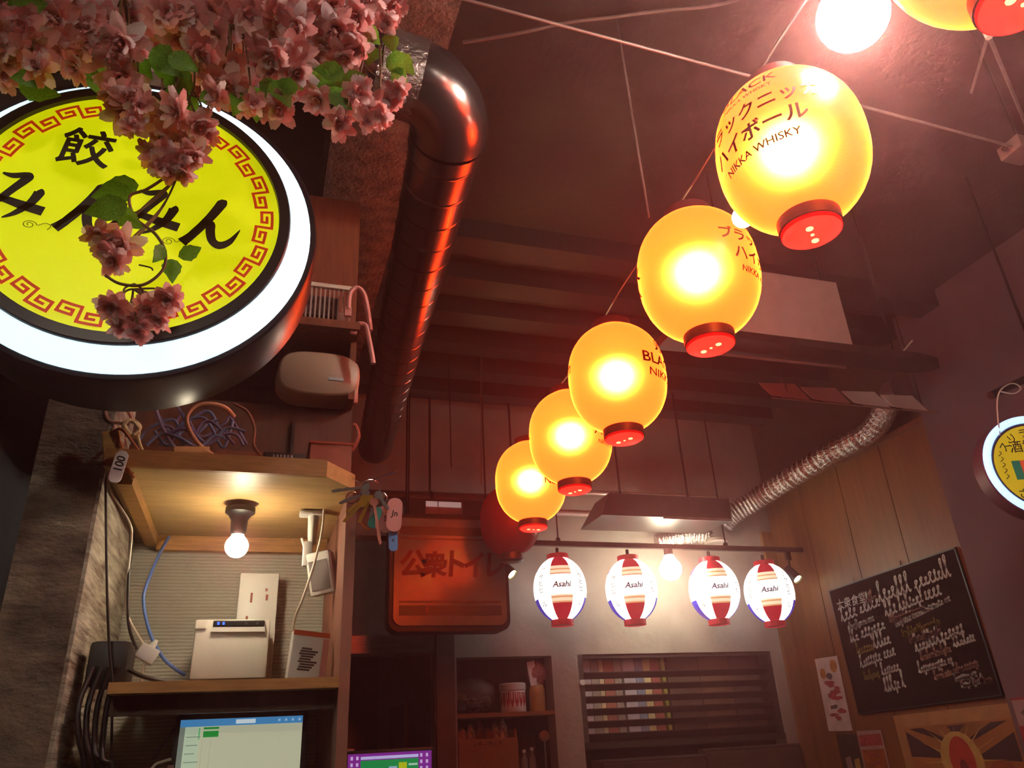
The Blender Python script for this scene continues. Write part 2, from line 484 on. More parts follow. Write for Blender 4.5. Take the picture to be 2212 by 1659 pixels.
# angles: -90 deg faces the viewer's end of the room
D = math.radians
ROW = [((1.05, .535, 2.73), 1, -100, 'lantern cut off by the top right corner, nearest of the row'),
       ((1.075, 1.094, 2.70), 1, -158, 'big yellow-orange lantern with lettering facing us, beside the bare white bulb'),
       ((1.135, 1.616, 2.71), 1, -47, 'big orange lantern second largest, just below-left of the lettered one'),
       ((1.196, 2.313, 2.715), 1, 128, 'orange lantern in mid row, the third largest in full view'),
       ((1.238, 2.898, 2.71), 1, -40, 'orange lantern fourth from the bare bulb, partly behind a bigger one'),
       ((1.275, 3.549, 2.72), 1, 118, 'smallest lit orange lantern, in front of the dark red one'),
       ((1.365, 4.20, 2.70), 0, -60, 'unlit dark red lantern hanging in front of the toilet sign')]
for i, (loc, lit, turn, lab) in enumerate(ROW):
    big_lantern(loc, lit, lab, D(turn), hole_turn=D((0, 40, -70, -60, -60, 0, 0)[i]), scale=(.92, .92, .96, 1, 1, 1, .97)[i])
# cable the lanterns hang from, with sockets
def cable_z(y): return 2.985 + .012 * math.cos(y * 6)
def cable_x(y): return .985 + .085 * y if y < 3.6 else 1.291 + .11 * (y - 3.6)
cb = tag(MB().tube([(cable_x(-2.0 + i * .16), -2.0 + i * .16, cable_z(-2.0 + i * .16)) for i in range(44)], .004, 6).build('lantern_cable', M_cbk, smooth=60),
         'thin black cable above the row of big lanterns', 'cable')
for (x, y) in ((1.135, 1.616), (1.196, 2.313)):
    s = empty('cable_socket', (x - .012, y + .03, 2.905), 'pale plastic lamp socket above the %s big lantern' % ('second' if y < 2 else 'third'), 'socket', 'sockets on the lantern cable')
    MB().lathe([(.016, .0), (.022, .005), (.022, .03), (.026, .034), (.026, .062), (.012, .066)], 18, capa=True, capb=True).build('body', M_cream, s, smooth=40)
    MB().lathe([(.0225, 0), (.0225, -.012), (.015, -.012)], 18, capb=True).build('collar', mat('orange_collar', '#e0805a', .5), s, smooth=40)

# bare bulbs on the cable
M_bulb = glow('bulb_glass', '#fff4e2', 200)


def bulb(loc, r, label, power, col=(1, .86, .7), group=None, strength=None, name='light_bulb', sock=True, up=1.0):
    t = empty(name, loc, label, 'bulb', group)
    prof = [(.001, -r)] + [(r * math.sin(a), -r * math.cos(a)) for a in [PI * k / 16 for k in range(1, 13)]]
    prof += [(r * .46, r * 1.05), (r * .42, r * 1.25)]
    MB().lathe(prof, 24).build('glass', strength or M_bulb, t, smooth=80)
    if sock:
        MB().lathe([(r * .44, r * 1.2), (r * .5, r * 1.25), (r * .5, r * 2.1), (r * .25, r * 2.3)], 18, capa=True, capb=True).build('socket', M_black, t, smooth=40)
    return t


bl = bulb((1.107, .86, 2.88), .074, 'large bare globe bulb glaring white above the lettered lantern', 0)
MB().tube([(0, 0, .16), (-.02, .0, .17)], .004, 6).build('lead', M_cbk, bl)
for i_, y_ in enumerate((.18, -.6)):  # unseen bulbs added behind the viewer to fill in light on the left
    b_ = bulb((.99 + .05 * y_, y_, 2.84), .060, ('nearer', 'farther')[i_] + ' added globe fill bulb on the lantern cable, unseen behind the viewer', 0, strength=glow('cable_fill_glass', '#fff0dc', 30))
    MB().tube([(0, 0, .12), (0, 0, .13)], .004, 6).build('lead', M_cbk, b_)
hb0 = bulb((-.55, -.35, 2.55), .065, 'added pendant globe fill bulb, unseen behind the viewer', 0, strength=glow('hall_fill_glass', '#ffe9d2', 120))  # extra pendant, out of view, added to brighten the blossoms
MB().tube([(0, 0, .14), (0, 0, CEIL - 2.55)], .004, 6).build('lead', M_cbk, hb0)
bl = bulb((1.122, 1.357, 2.722), .028, 'small bare bulb squeezed between the two largest lanterns', 0, strength=glow('small_bulb_glass', '#fff4d2', 25))
MB().tube([(0, 0, .06), (-.01, .0, .23)], .003, 6).build('lead', M_cbk, bl)

# ================================================================== ROUND GYOZA SIGN
SGX, SGZ = -.258, 2.335
sg = empty('round_sign', (SGX, 1.15, SGZ), 'big round yellow lit shop sign with black brush lettering and white glowing rim', 'sign')
M_sgy = glow('sign_yellow', '#dbe000', .72)
M_sgw = glow('sign_rim_light', '#cdebf8', 1.5)
M_sgk = mat('sign_black', '#0c0b0c', .35, var=.05)
M_drum = mat('sign_drum', '#1c1a1f', .3, .5, var=.1)
MB().lathe([(.0005, .004), (.236, .004)], 96, axis='Y').build('face', M_sgy, sg)
MB().lathe([(.236, .004), (.237, -.004), (.254, -.004), (.256, 0), (.256, .012)], 96, axis='Y').build('face_rim', M_sgk, sg, smooth=30)
MB().lathe([(.256, .004), (.262, .008), (.291, .030), (.292, .036)], 96, axis='Y').build('light_rim', M_sgw, sg, smooth=40)
MB().lathe([(.289, .032), (.300, .030), (.303, .036), (.303, .150), (.296, .158), (.001, .158)], 96, axis='Y', capb=True).build('drum', M_drum, sg, smooth=30)
br = MB().box((-.02, .158, .1), (.02, .42, .14)); br.build('wall_bracket', M_blackm, sg)
MB().box((-.03, .158, -.10), (.03, .39, -.06)).build('wall_bracket', M_blackm, sg)
M_key = glow('sign_red_print', '#b8340a', .55)
mb = MB()
def ring_fn(u, v): return (v * math.sin(u), .0025, v * math.cos(u))
SPIR = [(1, 2), (2, 2), (2, 1), (0, 1), (0, 3), (3, 3), (3, 0), (6, 0), (6, 2), (4, 2), (4, 1), (5, 1)]
NP = 18
for k in range(NP):
    a0 = 2 * PI * (k + .1) / NP; ua = 2 * PI / NP / 7.0; rv = .0086
    tw = .0025
    for i in range(len(SPIR) - 1):
        (p, q), (r_, s_) = SPIR[i], SPIR[i + 1]
        A = (a0 + p * ua, .199 + q * rv); B = (a0 + r_ * ua, .199 + s_ * rv)
        if q == s_:
            u0, u1 = min(A[0], B[0]) - tw / .21, max(A[0], B[0]) + tw / .21
            m = 5; pu = [u0 + (u1 - u0) * j / m for j in range(m + 1)]
            vs = [ring_fn(u, A[1] - tw) for u in pu] + [ring_fn(u, A[1] + tw) for u in pu]
            mb.add(vs, [(j, j + 1, m + 2 + j, m + 1 + j) for j in range(m)])
        else:
            du = tw / .21
            mb.add([ring_fn(A[0] - du, A[1]), ring_fn(A[0] + du, A[1]), ring_fn(B[0] + du, B[1]), ring_fn(B[0] - du, B[1])], [(0, 1, 2, 3)])
mb.build('key_border', M_key, sg, label='red Greek key border print')
# brush lettering
M_brush = mat('brush_black', '#0d0c06', .5, var=.05)
MI = [([(.18, .93), (.35, .90), (.56, .95), (.60, .90), (.42, .62), (.22, .32), (.02, .12), (-.10, .14), (-.05, .30), (.25, .37), (.62, .28), (.98, .20)],
       [.03, .09, .10, .13, .11, .10, .06, .09, .07, .10, .14, .15]),
      ([(.82, .66), (.84, .60), (.74, .34), (.55, .10), (.36, -.04)], [.05, .14, .11, .08, .02])]
NN = [([(.62, 1.02), (.60, .92), (.42, .55), (.16, .12), (-.02, -.10)], [.06, .15, .13, .12, .15]),
      ([(-.02, -.10), (.16, .18), (.32, .38), (.44, .40), (.46, .22), (.52, .02), (.66, -.06), (.84, .06), (1.0, .36)], [.06, .08, .10, .13, .13, .12, .13, .09, .01])]


def brush(mb, glyph, ox, oz, s, sx=1.0):
    for pts, wd in glyph:
        sp = smooth_path([(p[0], p[1]) for p in pts], 6); W = interp(wd, len(sp))
        mb.ribbon(sp, [x * 1.35 for x in W], lambda u, v: (ox + u * s * sx, .0020, oz + v * s))


for gl_, ox, oz in ((MI, -.205, -.048), (NN, -.098, -.050), (MI, -.006, -.044), (NN, .088, -.046)):
    mb = MB(); brush(mb, gl_, ox, oz, .088, .98); mb.build('brush_character', M_brush, sg, label='black brush-style character')
for ch, ox in (('餃', -.086), ('子', .054)):
    mb = MB()
    for dx, dz in ((0, 0), (.002, 0), (0, .0016), (.002, .0016), (.001, -.001)): add_text(mb, ch, .084, lambda u, v: (u, .0020 - dx * .05 - dz * .03, v), .0, .12, cx=ox + dx, cy=.078 + dz)
    mb.build('brush_character', M_brush, sg, label='black brush-style character')
# two tiny outlined curls under the lettering
for ox, oz in ((-.135, -.058), (.066, -.056)):
    mb = MB()
    mb.ribbon([(ox + .011 * (1 - .12 * k / 3) * math.cos(k * .5), oz + .008 * (1 - .1 * k / 3) * math.sin(k * .5)) for k in range(22)], .0013, lambda u, v: (u, .0020, v))
    mb.ribbon(smooth_path([(ox + .012, oz), (ox + .022, oz + .006), (ox + .03, oz + .002), (ox + .026, oz - .006)], 4), .0013, lambda u, v: (u, .0020, v))
    mb.build('outline_mark', mat('sign_thin_line', '#5a5a10', .5), sg)
#@@P3

# ================================================================== PAY-DESK NOOK ON THE LEFT
# upper shelf with a clipped front corner
us = empty('upper_shelf', (0, 1.75, 1.995), 'pale plywood shelf board with a clipped corner above the pay-desk nook', 'shelf')
poly = [(-.285, 1.455), (.105, 1.455), (.168, 1.53), (.168, 1.965), (-.285, 1.965)]
MB().prism(poly, lambda u, v, d: (u, v - 1.75, d), -.005, .027).build('board', [M_ply], us)
MB().box((-.285, -.3, .0275), (.105, -.29, -.006)).build('front_edge', mat('front_edge', '#a8743c', .5, var=.12, stretch=(2, 14, 14)), us)
MB().box((-.262, -.27, -.03), (-.237, .2, -.006)).build('side_rail', M_wood, us)
MB().box((-.237, .185, -.04), (.15, .21, -.006)).build('back_rail', M_wood, us)
# lower shelf
ls = empty('lower_shelf', (0, 1.75, 1.63), 'worn brown shelf board carrying the white receipt printer', 'shelf')
MB().box((-.225, -.25, -.018), (.150, .218, .0)).build('board', M_wood, ls)
MB().box((-.225, -.2, -.05), (.150, -.185, -.018)).build('apron', M_dwood, ls)

# pendant bulb in the nook
nbulb = bulb((-.052, 1.66, 1.900), .023, 'glowing bulb under the plywood shelf above the printer', 0, strength=glow('nook_bulb_glass', '#ffe8c4', 95), sock=False)
MB().lathe([(.013, .024), (.016, .03), (.017, .055), (.024, .066), (.03, .07), (.03, .081)], 20, capa=True, capb=True).build('socket', M_black, nbulb, smooth=40)

# receipt printer
M_prn = mat('printer_white', '#e8dfd2', .45, var=.03)
pr_ = empty('receipt_printer', (-.044, 1.80, 1.63), 'white boxy receipt printer with a dark button strip', 'printer')
MB().rbox((-.074, -.06, .022), (.072, .11, .138), .006).build('body', M_prn, pr_, smooth=30)
MB().rbox((-.070, -.055, .0), (.068, .105, .022), .003).build('base', mat('printer_base', '#6d6660', .5), pr_)
MB().rbox((-.074, -.064, .118), (-.052, -.058, .136), .002).build('corner_key', M_prn, pr_)
sp_ = MB().rbox((-.040, -.0665, .122), (.060, -.058, .1345), .002).build('button_strip', M_black, pr_)
for i, x in enumerate((-.030, -.020)): MB().box((x - .002, -.0675, .126), (x + .002, -.066, .131)).build('indicator', glow('blue_led', '#2a50ff', 3), sp_)
for i, x in enumerate((.024, .046)): MB().lathe([(.0025, -.0675), (.0025, -.066)], 10, (x, 0, .1285), 'Y', capa=True).build('button', mat('grey_button', '#5a5654'), sp_)
MB().box((-.042, -.0655, .112), (.062, -.0605, .1215)).build('paper_lip', M_white, pr_)
# white carton behind the printer
wc = empty('white_carton', (-.004, 1.935, 1.63), 'tall white carton standing upright behind the receipt printer', 'box')
MB().rbox((-.041, -.03, 0), (.046, .03, .268), .004).build('body', M_white, wc, smooth=30)
for z0, z1, x in ((.20, .222, -.012), (.226, .232, .02), (.205, .218, .022), (.16, .17, -.018)): MB().box((x - .0025, -.0306, z0), (x + .0025, -.030, z1)).build('print_mark', mat('red_brown_print', '#a8584a', .6), wc)
# small leaflet box leaning beside it
lb = empty('leaflet_pack', (.098, 1.64, 1.63), 'white and red leaflet pack with dark print leaning on the lower shelf', 'pack', rot=(D(-7), D(6), D(8)))
MB().rbox((-.036, -.012, 0), (.036, .014, .098), .002).build('body', M_white, lb)
MB().box((-.036, -.0128, .088), (.036, -.012, .098)).build('orange_band', mat('orange_print', '#e05a24', .5), lb)
mb = MB()
for i in range(9):
    mb.box((-.02 + .002 * (i % 3), -.0127, .022 + i * .005), (.004 + .004 * (i % 4), -.012, .0255 + i * .005))
mb.build('dark_print', mat('dark_brown_print', '#4a352c', .6), lb)
MB().box((.024, -.0128, .0), (.036, -.012, .086)).build('pink_edge', mat('pink_print', '#d98a80', .6), lb)

# till monitor
mo = empty('till_monitor', (-.008, 1.62, 1.375), 'black-framed till monitor with pale spreadsheet screen below the printer', 'monitor')
MB().rbox((-.116, -.008, 0), (.116, .012, .206), .006).build('bezel', M_black, mo, smooth=30)
Y_ = -.0088
def scr(name, x0, z0, x1, z1, col, s=.8, lay=0, par=None):
    return MB().box((x0, Y_ - .0004 * lay, z0), (x1, Y_ - .0004 * lay + .0003, z1)).build(name, glow('scr_' + col.strip('#'), col, s), par or mo)
sn = scr('screen', -.106, .008, .106, .198, '#c8c6a8', .62)
sn_loc = sn
for nm, x0, z0, x1, z1, col, l in (('title_bar', -.106, .186, .106, .198, '#4a8fc8', 1), ('search_box', -.012, .1885, .022, .1955, '#e0ecf0', 2), ('side_column', -.106, .008, -.097, .186, '#7e8478', 1),
                                   ('row_heads', -.097, .008, -.072, .186, '#c0cdb0', 1), ('green_cell', -.066, .168, -.040, .178, '#1f9038', 2), ('green_cell', -.066, .181, -.040, .1845, '#1f9038', 2),
                                   ('green_cell', -.074, .165, -.0715, .184, '#66b878', 2), ('green_cell', -.03, .085, .0, .09, '#1f9038', 2), ('grid_line', -.0665, .008, -.066, .165, '#a8a88c', 1), ('grid_line', -.0525, .008, -.052, .165, '#a8a88c', 1),
                                   ('window_icon', .062, .190, .066, .194, '#9cc4e4', 2), ('window_icon', .074, .190, .078, .194, '#9cc4e4', 2), ('window_icon', .086, .190, .090, .194, '#9cc4e4', 2), ('window_icon', .098, .190, .102, .194, '#9cc4e4', 2)):
    scr(nm, x0, z0, x1, z1, col, .62, l, sn)
mb = MB()
for i in range(12): mb.box((-.094, Y_ - .0012, .02 + i * .0135), (-.078 + .004 * (i % 3), Y_ - .0009, .0215 + i * .0135))
mb.build('row_text', glow('scr_text', '#8f9a86', .5), sn)
MB().box((-.03, .012, -.39), (.03, .03, .1)).build('stand', M_black, mo)
MB().rbox((-.07, -.05, -.4), (.07, .07, -.388), .003).build('foot', M_black, mo)
dk = empty('pay_desk', (-.05, 1.72, 0), 'brown wooden pay desk under the till monitor', 'desk')
MB().box((-.24, -.22, .945), (.60, .24, .975)).build('top', M_dwood, dk)
MB().box((-.24, -.2, 0), (-.2, .24, .945)).build('side', M_dwood, dk)
MB().box((.54, -.2, 0), (.58, .24, .945)).build('side', M_dwood, dk)
MB().box((-.2, .2, 0), (.54, .24, .945)).build('back', M_dwood, dk)

# order tablet on a post
tb = empty('order_tablet', (.31, 1.90, .975), 'small tablet with purple and green order screen in front of the doorway', 'tablet')
MB().rbox((-.102, -.008, .40), (.100, .006, .535), .006).build('case', M_black, tb, smooth=30)
MB().tube([(0, .02, 0), (0, .02, .45)], .012, 10).build('post', M_black, tb)
MB().lathe([(.06, 0), (.06, .012), (.012, .016)], 20, (0, .02, 0), capa=True, capb=True).build('base', M_black, tb)
def scr2(nm, x0, z0, x1, z1, col, l=0, s=.7):
    return MB().box((x0, -.0085 - .0004 * l, z0), (x1, -.0082 - .0004 * l, z1)).build(nm, glow('scr_' + col.strip('#'), col, s), TBS if l else tb)
TBS = None
TBS = scr2('screen', -.094, .408, .092, .528, '#7a2a90')
for a in (('status_strip', -.066, .516, .062, .522, '#b8b8e8', 1), ('green_field', -.066, .46, .062, .514, '#128a48', 1), ('yellow_button', .018, .492, .036, .507, '#a8b81c', 2),
          ('blue_button', -.04, .492, -.022, .498, '#2a9ad8', 2), ('pale_button', -.064, .488, -.044, .498, '#90b0c8', 2), ('pale_button', -.004, .496, .014, .500, '#90b0c8', 2), ('pale_button', .040, .500, .060, .504, '#a0c8b8', 2)): scr2(*a)
for i in range(3):
    for x in (-.088, -.076, .066, .079): scr2('icon', x, .516 - i * .013, x + .005, .523 - i * .013, '#c8b0e0', 1)
# small printed packets left of the tablet
for i, (z, c) in enumerate(((.975 + .30, '#b0604a'),)):
    pk = empty('printed_packet', (.235, 2.0, 1.215), 'reddish printed packet beside the tablet at the doorway', 'packet', rot=(0, 0, D(5)))
    MB().rbox((-.055, -.05, 0), (.0, .05, .30), .006).build('body', mat('packet_print', '#a0604e', .4, var=.35, scale=60), pk)
    MB().box((-.055, -.0506, .27), (.0, -.05, .288)).build('white_band', M_paper, pk)
pd = empty('counter_ledge', (.25, 2.0, .975), 'dark ledge block under the printed packet', 'ledge')
MB().box((-.09, -.06, 0), (.0, .1, .24)).build('block', M_dwood, pd)

# ------------------------------------------------------------------ cables in the nook
def cable(name, pts, r, m, label, cat='cable', n=8, group=None):
    return tag(MB().tube(smooth_path(pts, n), r, 7).build(name, m, smooth=60), label, cat, group)


def px(L, y):  return [at(a, b, Y=y) for a, b in L]


cable('network_cable', [at(365, 1160, Y=1.93), at(345, 1195, Y=1.86), at(318, 1260, Y=1.80), at(310, 1300, Y=1.79), at(325, 1370, Y=1.79), at(352, 1420, Y=1.80), at(378, 1444, Y=1.80), at(400, 1458, Y=1.80)], .0036, M_cbl, 'blue network cable arching down the back wall of the nook')
cable('network_cable', [at(402, 1478, Y=1.84) + Vector((0, .14, -.01)), at(385, 1560, Y=1.9), at(350, 1610, Y=1.9), at(330, 1640, Y=1.9)], .003, mat('grey_cable', '#7a8094', .5), 'grey cable trailing down below the lower shelf')
cable('black_cable', [at(228, 1015, Y=1.52), at(229, 1150, Y=1.52), at(232, 1300, Y=1.53), at(236, 1400, Y=1.54), at(242, 1480, Y=1.55), at(240, 1659, Y=1.56)], .0022, M_cbk, 'thin black cable hanging straight down the edge of the concrete column')
cable('black_cable', [at(283, 1140, Y=1.66), at(280, 1200, Y=1.66), at(276, 1300, Y=1.66), at(280, 1360, Y=1.66), at(296, 1402, Y=1.66)], .0030, M_cbk, 'doubled black cable hanging behind the white plug block')
cable('white_cable', [at(232, 1010, Y=1.54), at(238, 1060, Y=1.58), at(262, 1098, Y=1.60), at(280, 1130, Y=1.62), at(284, 1160, Y=1.64), at(276, 1240, Y=1.66), at(272, 1300, Y=1.66), at(280, 1340, Y=1.66), at(310, 1392, Y=1.66)], .0024, M_cwh, 'cream cable running down the plaster to the white plug block')
pb = empty('plug_block', at(318, 1412, Y=1.66), 'small white plug block hanging on its cable beside the black adapter', 'plug', rot=(0, D(28), D(10)))
MB().rbox((-.018, -.008, -.014), (.018, .008, .014), .003).build('body', M_white, pb, smooth=30)
MB().lathe([(.007, .012), (.005, .022), (.003, .028)], 12, capb=True, capa=True).build('strain_relief', M_white, pb)
MB().tube(smooth_path([(.004, 0, -.014), (.012, 0, -.03), (.022, .01, -.045)], 4), .0018, 6).build('tail', M_cwh, pb)
ad = empty('black_adapter', (-.244, 1.60, 1.63), 'bulky black power adapter in the corner of the lower shelf', 'adapter')
MB().rbox((-.03, -.04, 0), (.035, .05, .075), .01).build('body', M_black, ad, smooth=30)
MB().tube(smooth_path([(.03, -.02, .03), (.06, -.03, .015), (.10, -.02, .006), (.15, .02, .005)], 5), .004, 6).build('lead', M_cbk, ad)
for i in range(4):
    dx = i * .013
    cable('cable_loop', [(-.262 + dx, 1.56, 1.66), (-.272 + dx, 1.545 + .01 * i, 1.60), (-.262 + dx, 1.54, 1.55 - .01 * i), (-.247 + dx, 1.545, 1.50), (-.252 + dx, 1.55, 1.40), (-.262 + dx, 1.56, 1.33)], .0048, M_cbk,
          ('outermost', 'second', 'third', 'innermost')[i] + ' black cable of the bundle hanging down beside the plaster', group='black cable bundle')
tag(MB().tube([(-.262 + .03 * math.cos(a) * .9, 1.545 + .012 * math.sin(a), 1.498 + .004 * math.sin(2 * a)) for a in [2 * PI * k / 20 for k in range(21)]], .0018, 6).build('twist_tie', M_cwh), 'pale twist tie around the black cable bundle', 'tie')
cable('usb_cable', [at(370, 1640, Y=1.6), at(352, 1645, Y=1.6), at(335, 1652, Y=1.6), at(318, 1675, Y=1.6)], .0024, M_cwh, 'cream charging cable plugged into the side of the till monitor')
up = tag(MB().rbox((-.127, 1.608, 1.492), (-.1165, 1.622, 1.501), .0015).build('usb_plug', mat('pink_plug', '#d8a0a0', .5)), 'pinkish plug at the monitor edge', 'plug')

# ------------------------------------------------------------------ white bracket device under the shelf corner
wd = empty('bracket_scanner', (0, 0, 0), 'white plastic device on a swivel bracket under the shelf corner', 'device')
pA = at(678, 1106, Z=1.988); by = pA.y
wd.location = (pA.x, by, 1.988)
MB().rbox((-.030, -.018, -.010), (.022, .018, 0), .004).build('mount_plate', M_white, wd, smooth=30)
MB().lathe([(.012, -.01), (.0105, -.05), (.0095, -.07)], 16, capa=True, capb=True).build('stem', M_white, wd, smooth=40)
kn = MB(); kn.rbox((-.018, -.01, -.12), (.002, .012, -.066), .005); kn.build('knuckle', M_white, wd, smooth=30)
MB().tube([(-.022, -.004, -.06), (-.016, -.006, -.078), (-.006, -.004, -.09)], .0028, 7).build('lever', M_white, wd)
bd = MB().rbox((-.026, -.018, -.045), (.026, .018, .045), .006).build('housing', M_white, wd, smooth=30, loc=(.024, .0, -.133), rot=(D(8), D(-9), D(-22)))
MB().rbox((-.020, -.0195, -.036), (.020, -.0175, .026), .001).build('grey_panel', mat('grey_panel', '#8a8280', .4), bd)
MB().rbox((.0255, -.014, -.04), (.028, .014, .04), .001).build('red_side', mat('pinkish_white', '#e6a8a0', .4), bd)
cable('white_cable', [at(700, 1100, Y=by - .03), at(695, 1150, Y=by - .03), at(678, 1220, Y=by - .03), at(655, 1290, Y=by - .01), at(636, 1340, Y=by + .02), at(632, 1400, Y=by + .08)], .0026, M_cwh, 'cream cable crossing in front of the white bracket device')

# ------------------------------------------------------------------ bunch of keys at the shelf corner
kb = empty('key_bunch', at(790, 1085, Y=1.50), 'bunch of keys with pink, teal and blue tags hanging from the shelf corner', 'keys')
def ring(c, r, tilt, tw=.0012):
    e = Matrix.Rotation(tilt[0], 3, 'X') @ Matrix.Rotation(tilt[1], 3, 'Z')
    return [Vector(c) + e @ Vector((r * math.cos(2 * PI * k / 24), 0, r * math.sin(2 * PI * k / 24))) for k in range(25)]
def kp(pxx, pyy, dy=0.0): return at(pxx, pyy, Y=1.50 + dy) - kb.location
MB().tube(ring(kp(800, 1060), .022, (.3, .4)), .0013, 6).build('split_ring', M_chrome, kb)
MB().tube(ring(kp(822, 1078), .014, (.2, -.5)), .0012, 6).build('split_ring', M_chrome, kb)
MB().tube(ring(kp(760, 1075), .012, (.6, .2)), .0012, 6).build('split_ring', M_chrome, kb)
MB().tube(smooth_path([kp(757, 1030, .03), kp(775, 1040), kp(800, 1042)], 5), .0014, 6).build('hook', M_chrome, kb)
MB().tube(smooth_path([kp(800, 1040), kp(830, 1028, -.02), kp(856, 1018, -.04)], 4), .0014, 6).build('hook_arm', M_chrome, kb)
def key(a, b, w_, nm='key', m=None):
    A, B = Vector(a), Vector(b); t = (B - A).normalized(); s_ = t.cross(Vector((0, 1, 0))).normalized(); L = (B - A).length
    mb = MB()
    bow = [(A + t * (.009 + .009 * -math.cos(x)) + s_ * (.0085 * math.sin(x))) for x in [2 * PI * k / 12 for k in range(12)]]
    outline = bow
    mb.prism([(k, 0) for k in range(12)], lambda u, v, d: outline[int(u)] + Vector((0, d, 0)), -.001, .001)
    mb2 = [A + t * .017 + s_ * w_, B - t * .003 + s_ * w_, B, B - s_ * w_, A + t * (L * .8) - s_ * w_ * 1.6, A + t * (L * .7) - s_ * w_, A + t * (L * .6) - s_ * w_ * 1.7, A + t * (L * .5) - s_ * w_, A + t * .017 - s_ * w_]
    mb.prism([(k, 0) for k in range(len(mb2))], lambda u, v, d: mb2[int(u)] + Vector((0, d, 0)), -.0009, .0009)
    return mb.build(nm, m or M_chrome, kb)
M_brass = mat('brass', '#b98a3a', .3, .9, var=.1)
for i, (a, b, m) in enumerate((((800, 1050), (716, 1062), None), ((798, 1062), (733, 1088), None), ((795, 1072), (748, 1108), M_brass), ((804, 1070), (775, 1130), M_brass), ((815, 1072), (800, 1118), None), ((806, 1075), (822, 1176), mat('pink_key', '#d88878', .4, .2)), ((790, 1080), (742, 1128), M_brass), ((812, 1062), (840, 1100), None))):
    key(kp(*a, -.004 * i), kp(*b, -.004 * i), .0026, m=m)
def keytag(c, w_, h, ang, col, letters=None, par=kb):
    r = w_ * .45; poly = []
    for (cx_, cz_, a0) in ((w_ / 2 - r, h / 2 - r, 0), (-w_ / 2 + r, h / 2 - r, 90), (-w_ / 2 + r, -h / 2 + r, 180), (w_ / 2 - r, -h / 2 + r, 270)):
        for k in range(5): poly.append((cx_ + r * math.cos(D(a0 + k * 22.5)), cz_ + r * math.sin(D(a0 + k * 22.5))))
    o = MB().prism(poly, lambda u, v, d: (u, d, v), -.0018, .0018).build('tag', mat('tag_' + col.strip('#'), col, .4, var=.04), par, loc=c, rot=(0, D(ang), 0))
    if letters:
        mb = MB(); add_text(mb, letters, w_ * .55, lambda u, v: (u, -.0022, v), .02, .1, cy=-.003); mb.build('tag_print', M_ink, o)
    return o
keytag(kp(852, 1112, -.02), .030, .068, 3, '#e59a94', 'Jn')
keytag(kp(832, 1122, -.006), .026, .054, -4, '#d8938c', 'S')
keytag(kp(810, 1118, -.012), .019, .044, 20, '#22938a')
keytag(kp(849, 1168, -.008), .018, .042, -3, '#5b9be0', 'K')
MB().tube(smooth_path([kp(790, 1100), kp(778, 1120), kp(786, 1138), kp(800, 1144)], 5), .0018, 6).build('orange_loop', mat('orange_cord', '#d87a30', .6), kb)

# ------------------------------------------------------------------ tag and cord tied at the left end of the shelf
tc_ = empty('price_tag', at(256, 1008, Y=1.44), 'narrow white tag with handwritten figures hung at the left shelf end', 'tag')
o = keytag((0, 0, 0), .021, .060, 7, '#efe4e0', None, tc_); o.name = 'card'
mb = MB(); add_text(mb, '100', .020, lambda u, v: (-v, -.0022, u), .02, .1, cx=.004, cy=-.007); mb.build('figures', M_ink, o)
tl = empty('wooden_tally', at(245, 955, Y=1.47), 'wooden tag strip with orange ribbon tied at the left shelf end', 'tag')
MB().rbox((-.018, -.004, -.035), (.012, .004, .022), .002).build('strip', M_wood, tl, rot=(0, D(-12), 0))
MB().tube(smooth_path([(.01, 0, .0), (.02, -.01, -.02), (.03, -.012, -.05), (.045, -.01, -.07)], 5), [.004] * 16, 6).build('ribbon', mat('orange_ribbon', '#b86a34', .6), tl)
MB().tube(smooth_path([(-.005, 0, .018), (.012, -.01, .022), (.04, -.01, -.01), (.06, -.01, -.035)], 5), .0028, 6).build('ribbon', mat('orange_ribbon', '#b86a34', .6), tl)
kc = empty('knotted_cord', at(285, 925, Y=1.5), 'cream cord tied in a knot with a pink loop above the wooden tag', 'cord')
mb = MB()
for j in range(4): mb.tube([Vector((.014 * math.cos(a + j), .006 * math.sin(2 * a + j), .016 * math.sin(a + j * .8))) for a in [2 * PI * k / 18 for k in range(19)]], .0035, 6)
mb.build('knot', mat('cream_cord', '#d8c490', .7), kc)
MB().tube(smooth_path([(-.005, 0, .008), (-.04, 0, .012), (-.05, 0, .038), (-.03, 0, .052), (-.012, 0, .035), (.0, 0, .012)], 5), .003, 6).build('loop', mat('pink_cord', '#c88a74', .7), kc)
MB().tube(smooth_path([(.01, 0, -.008), (.02, -.01, -.035), (.033, -.005, -.06)], 5), .0028, 6).build('tail', mat('cream_cord', '#d8c490', .7), kc)
MB().tube(smooth_path([(-.008, 0, -.008), (-.022, -.005, -.028), (-.03, -.01, -.05), (-.03, -.02, -.07)], 5), .0028, 6).build('tail', mat('cream_cord', '#d8c490', .7), kc)

# ------------------------------------------------------------------ clutter on top of the upper shelf
ZS = 2.022
def topc(name, P_, r, m, lab, grp='cables heaped on the upper shelf'): return cable(name, P_, r, m, lab, group=grp)
M_orc = mat('salmon_cable', '#d09068', .5); M_bluc = mat('slate_cable', '#5f6f9a', .5)
topc('coiled_cable', [at(462, 985, Y=1.50), at(430, 960, Y=1.5), at(408, 925, Y=1.5), at(404, 900, Y=1.5), at(420, 880, Y=1.5), at(450, 872, Y=1.5), at(485, 880, Y=1.51), at(506, 900, Y=1.53)], .0046, M_orc, 'thick salmon cable standing up in a big loop on the shelf')
topc('coiled_cable', [at(505, 872, Y=1.56), at(535, 890, Y=1.55), at(550, 925, Y=1.54), at(548, 960, Y=1.52), at(562, 984, Y=1.50)], .0030, mat('brown_cable', '#8a5a44', .5), 'thin brown cable bending down behind the salmon loop')
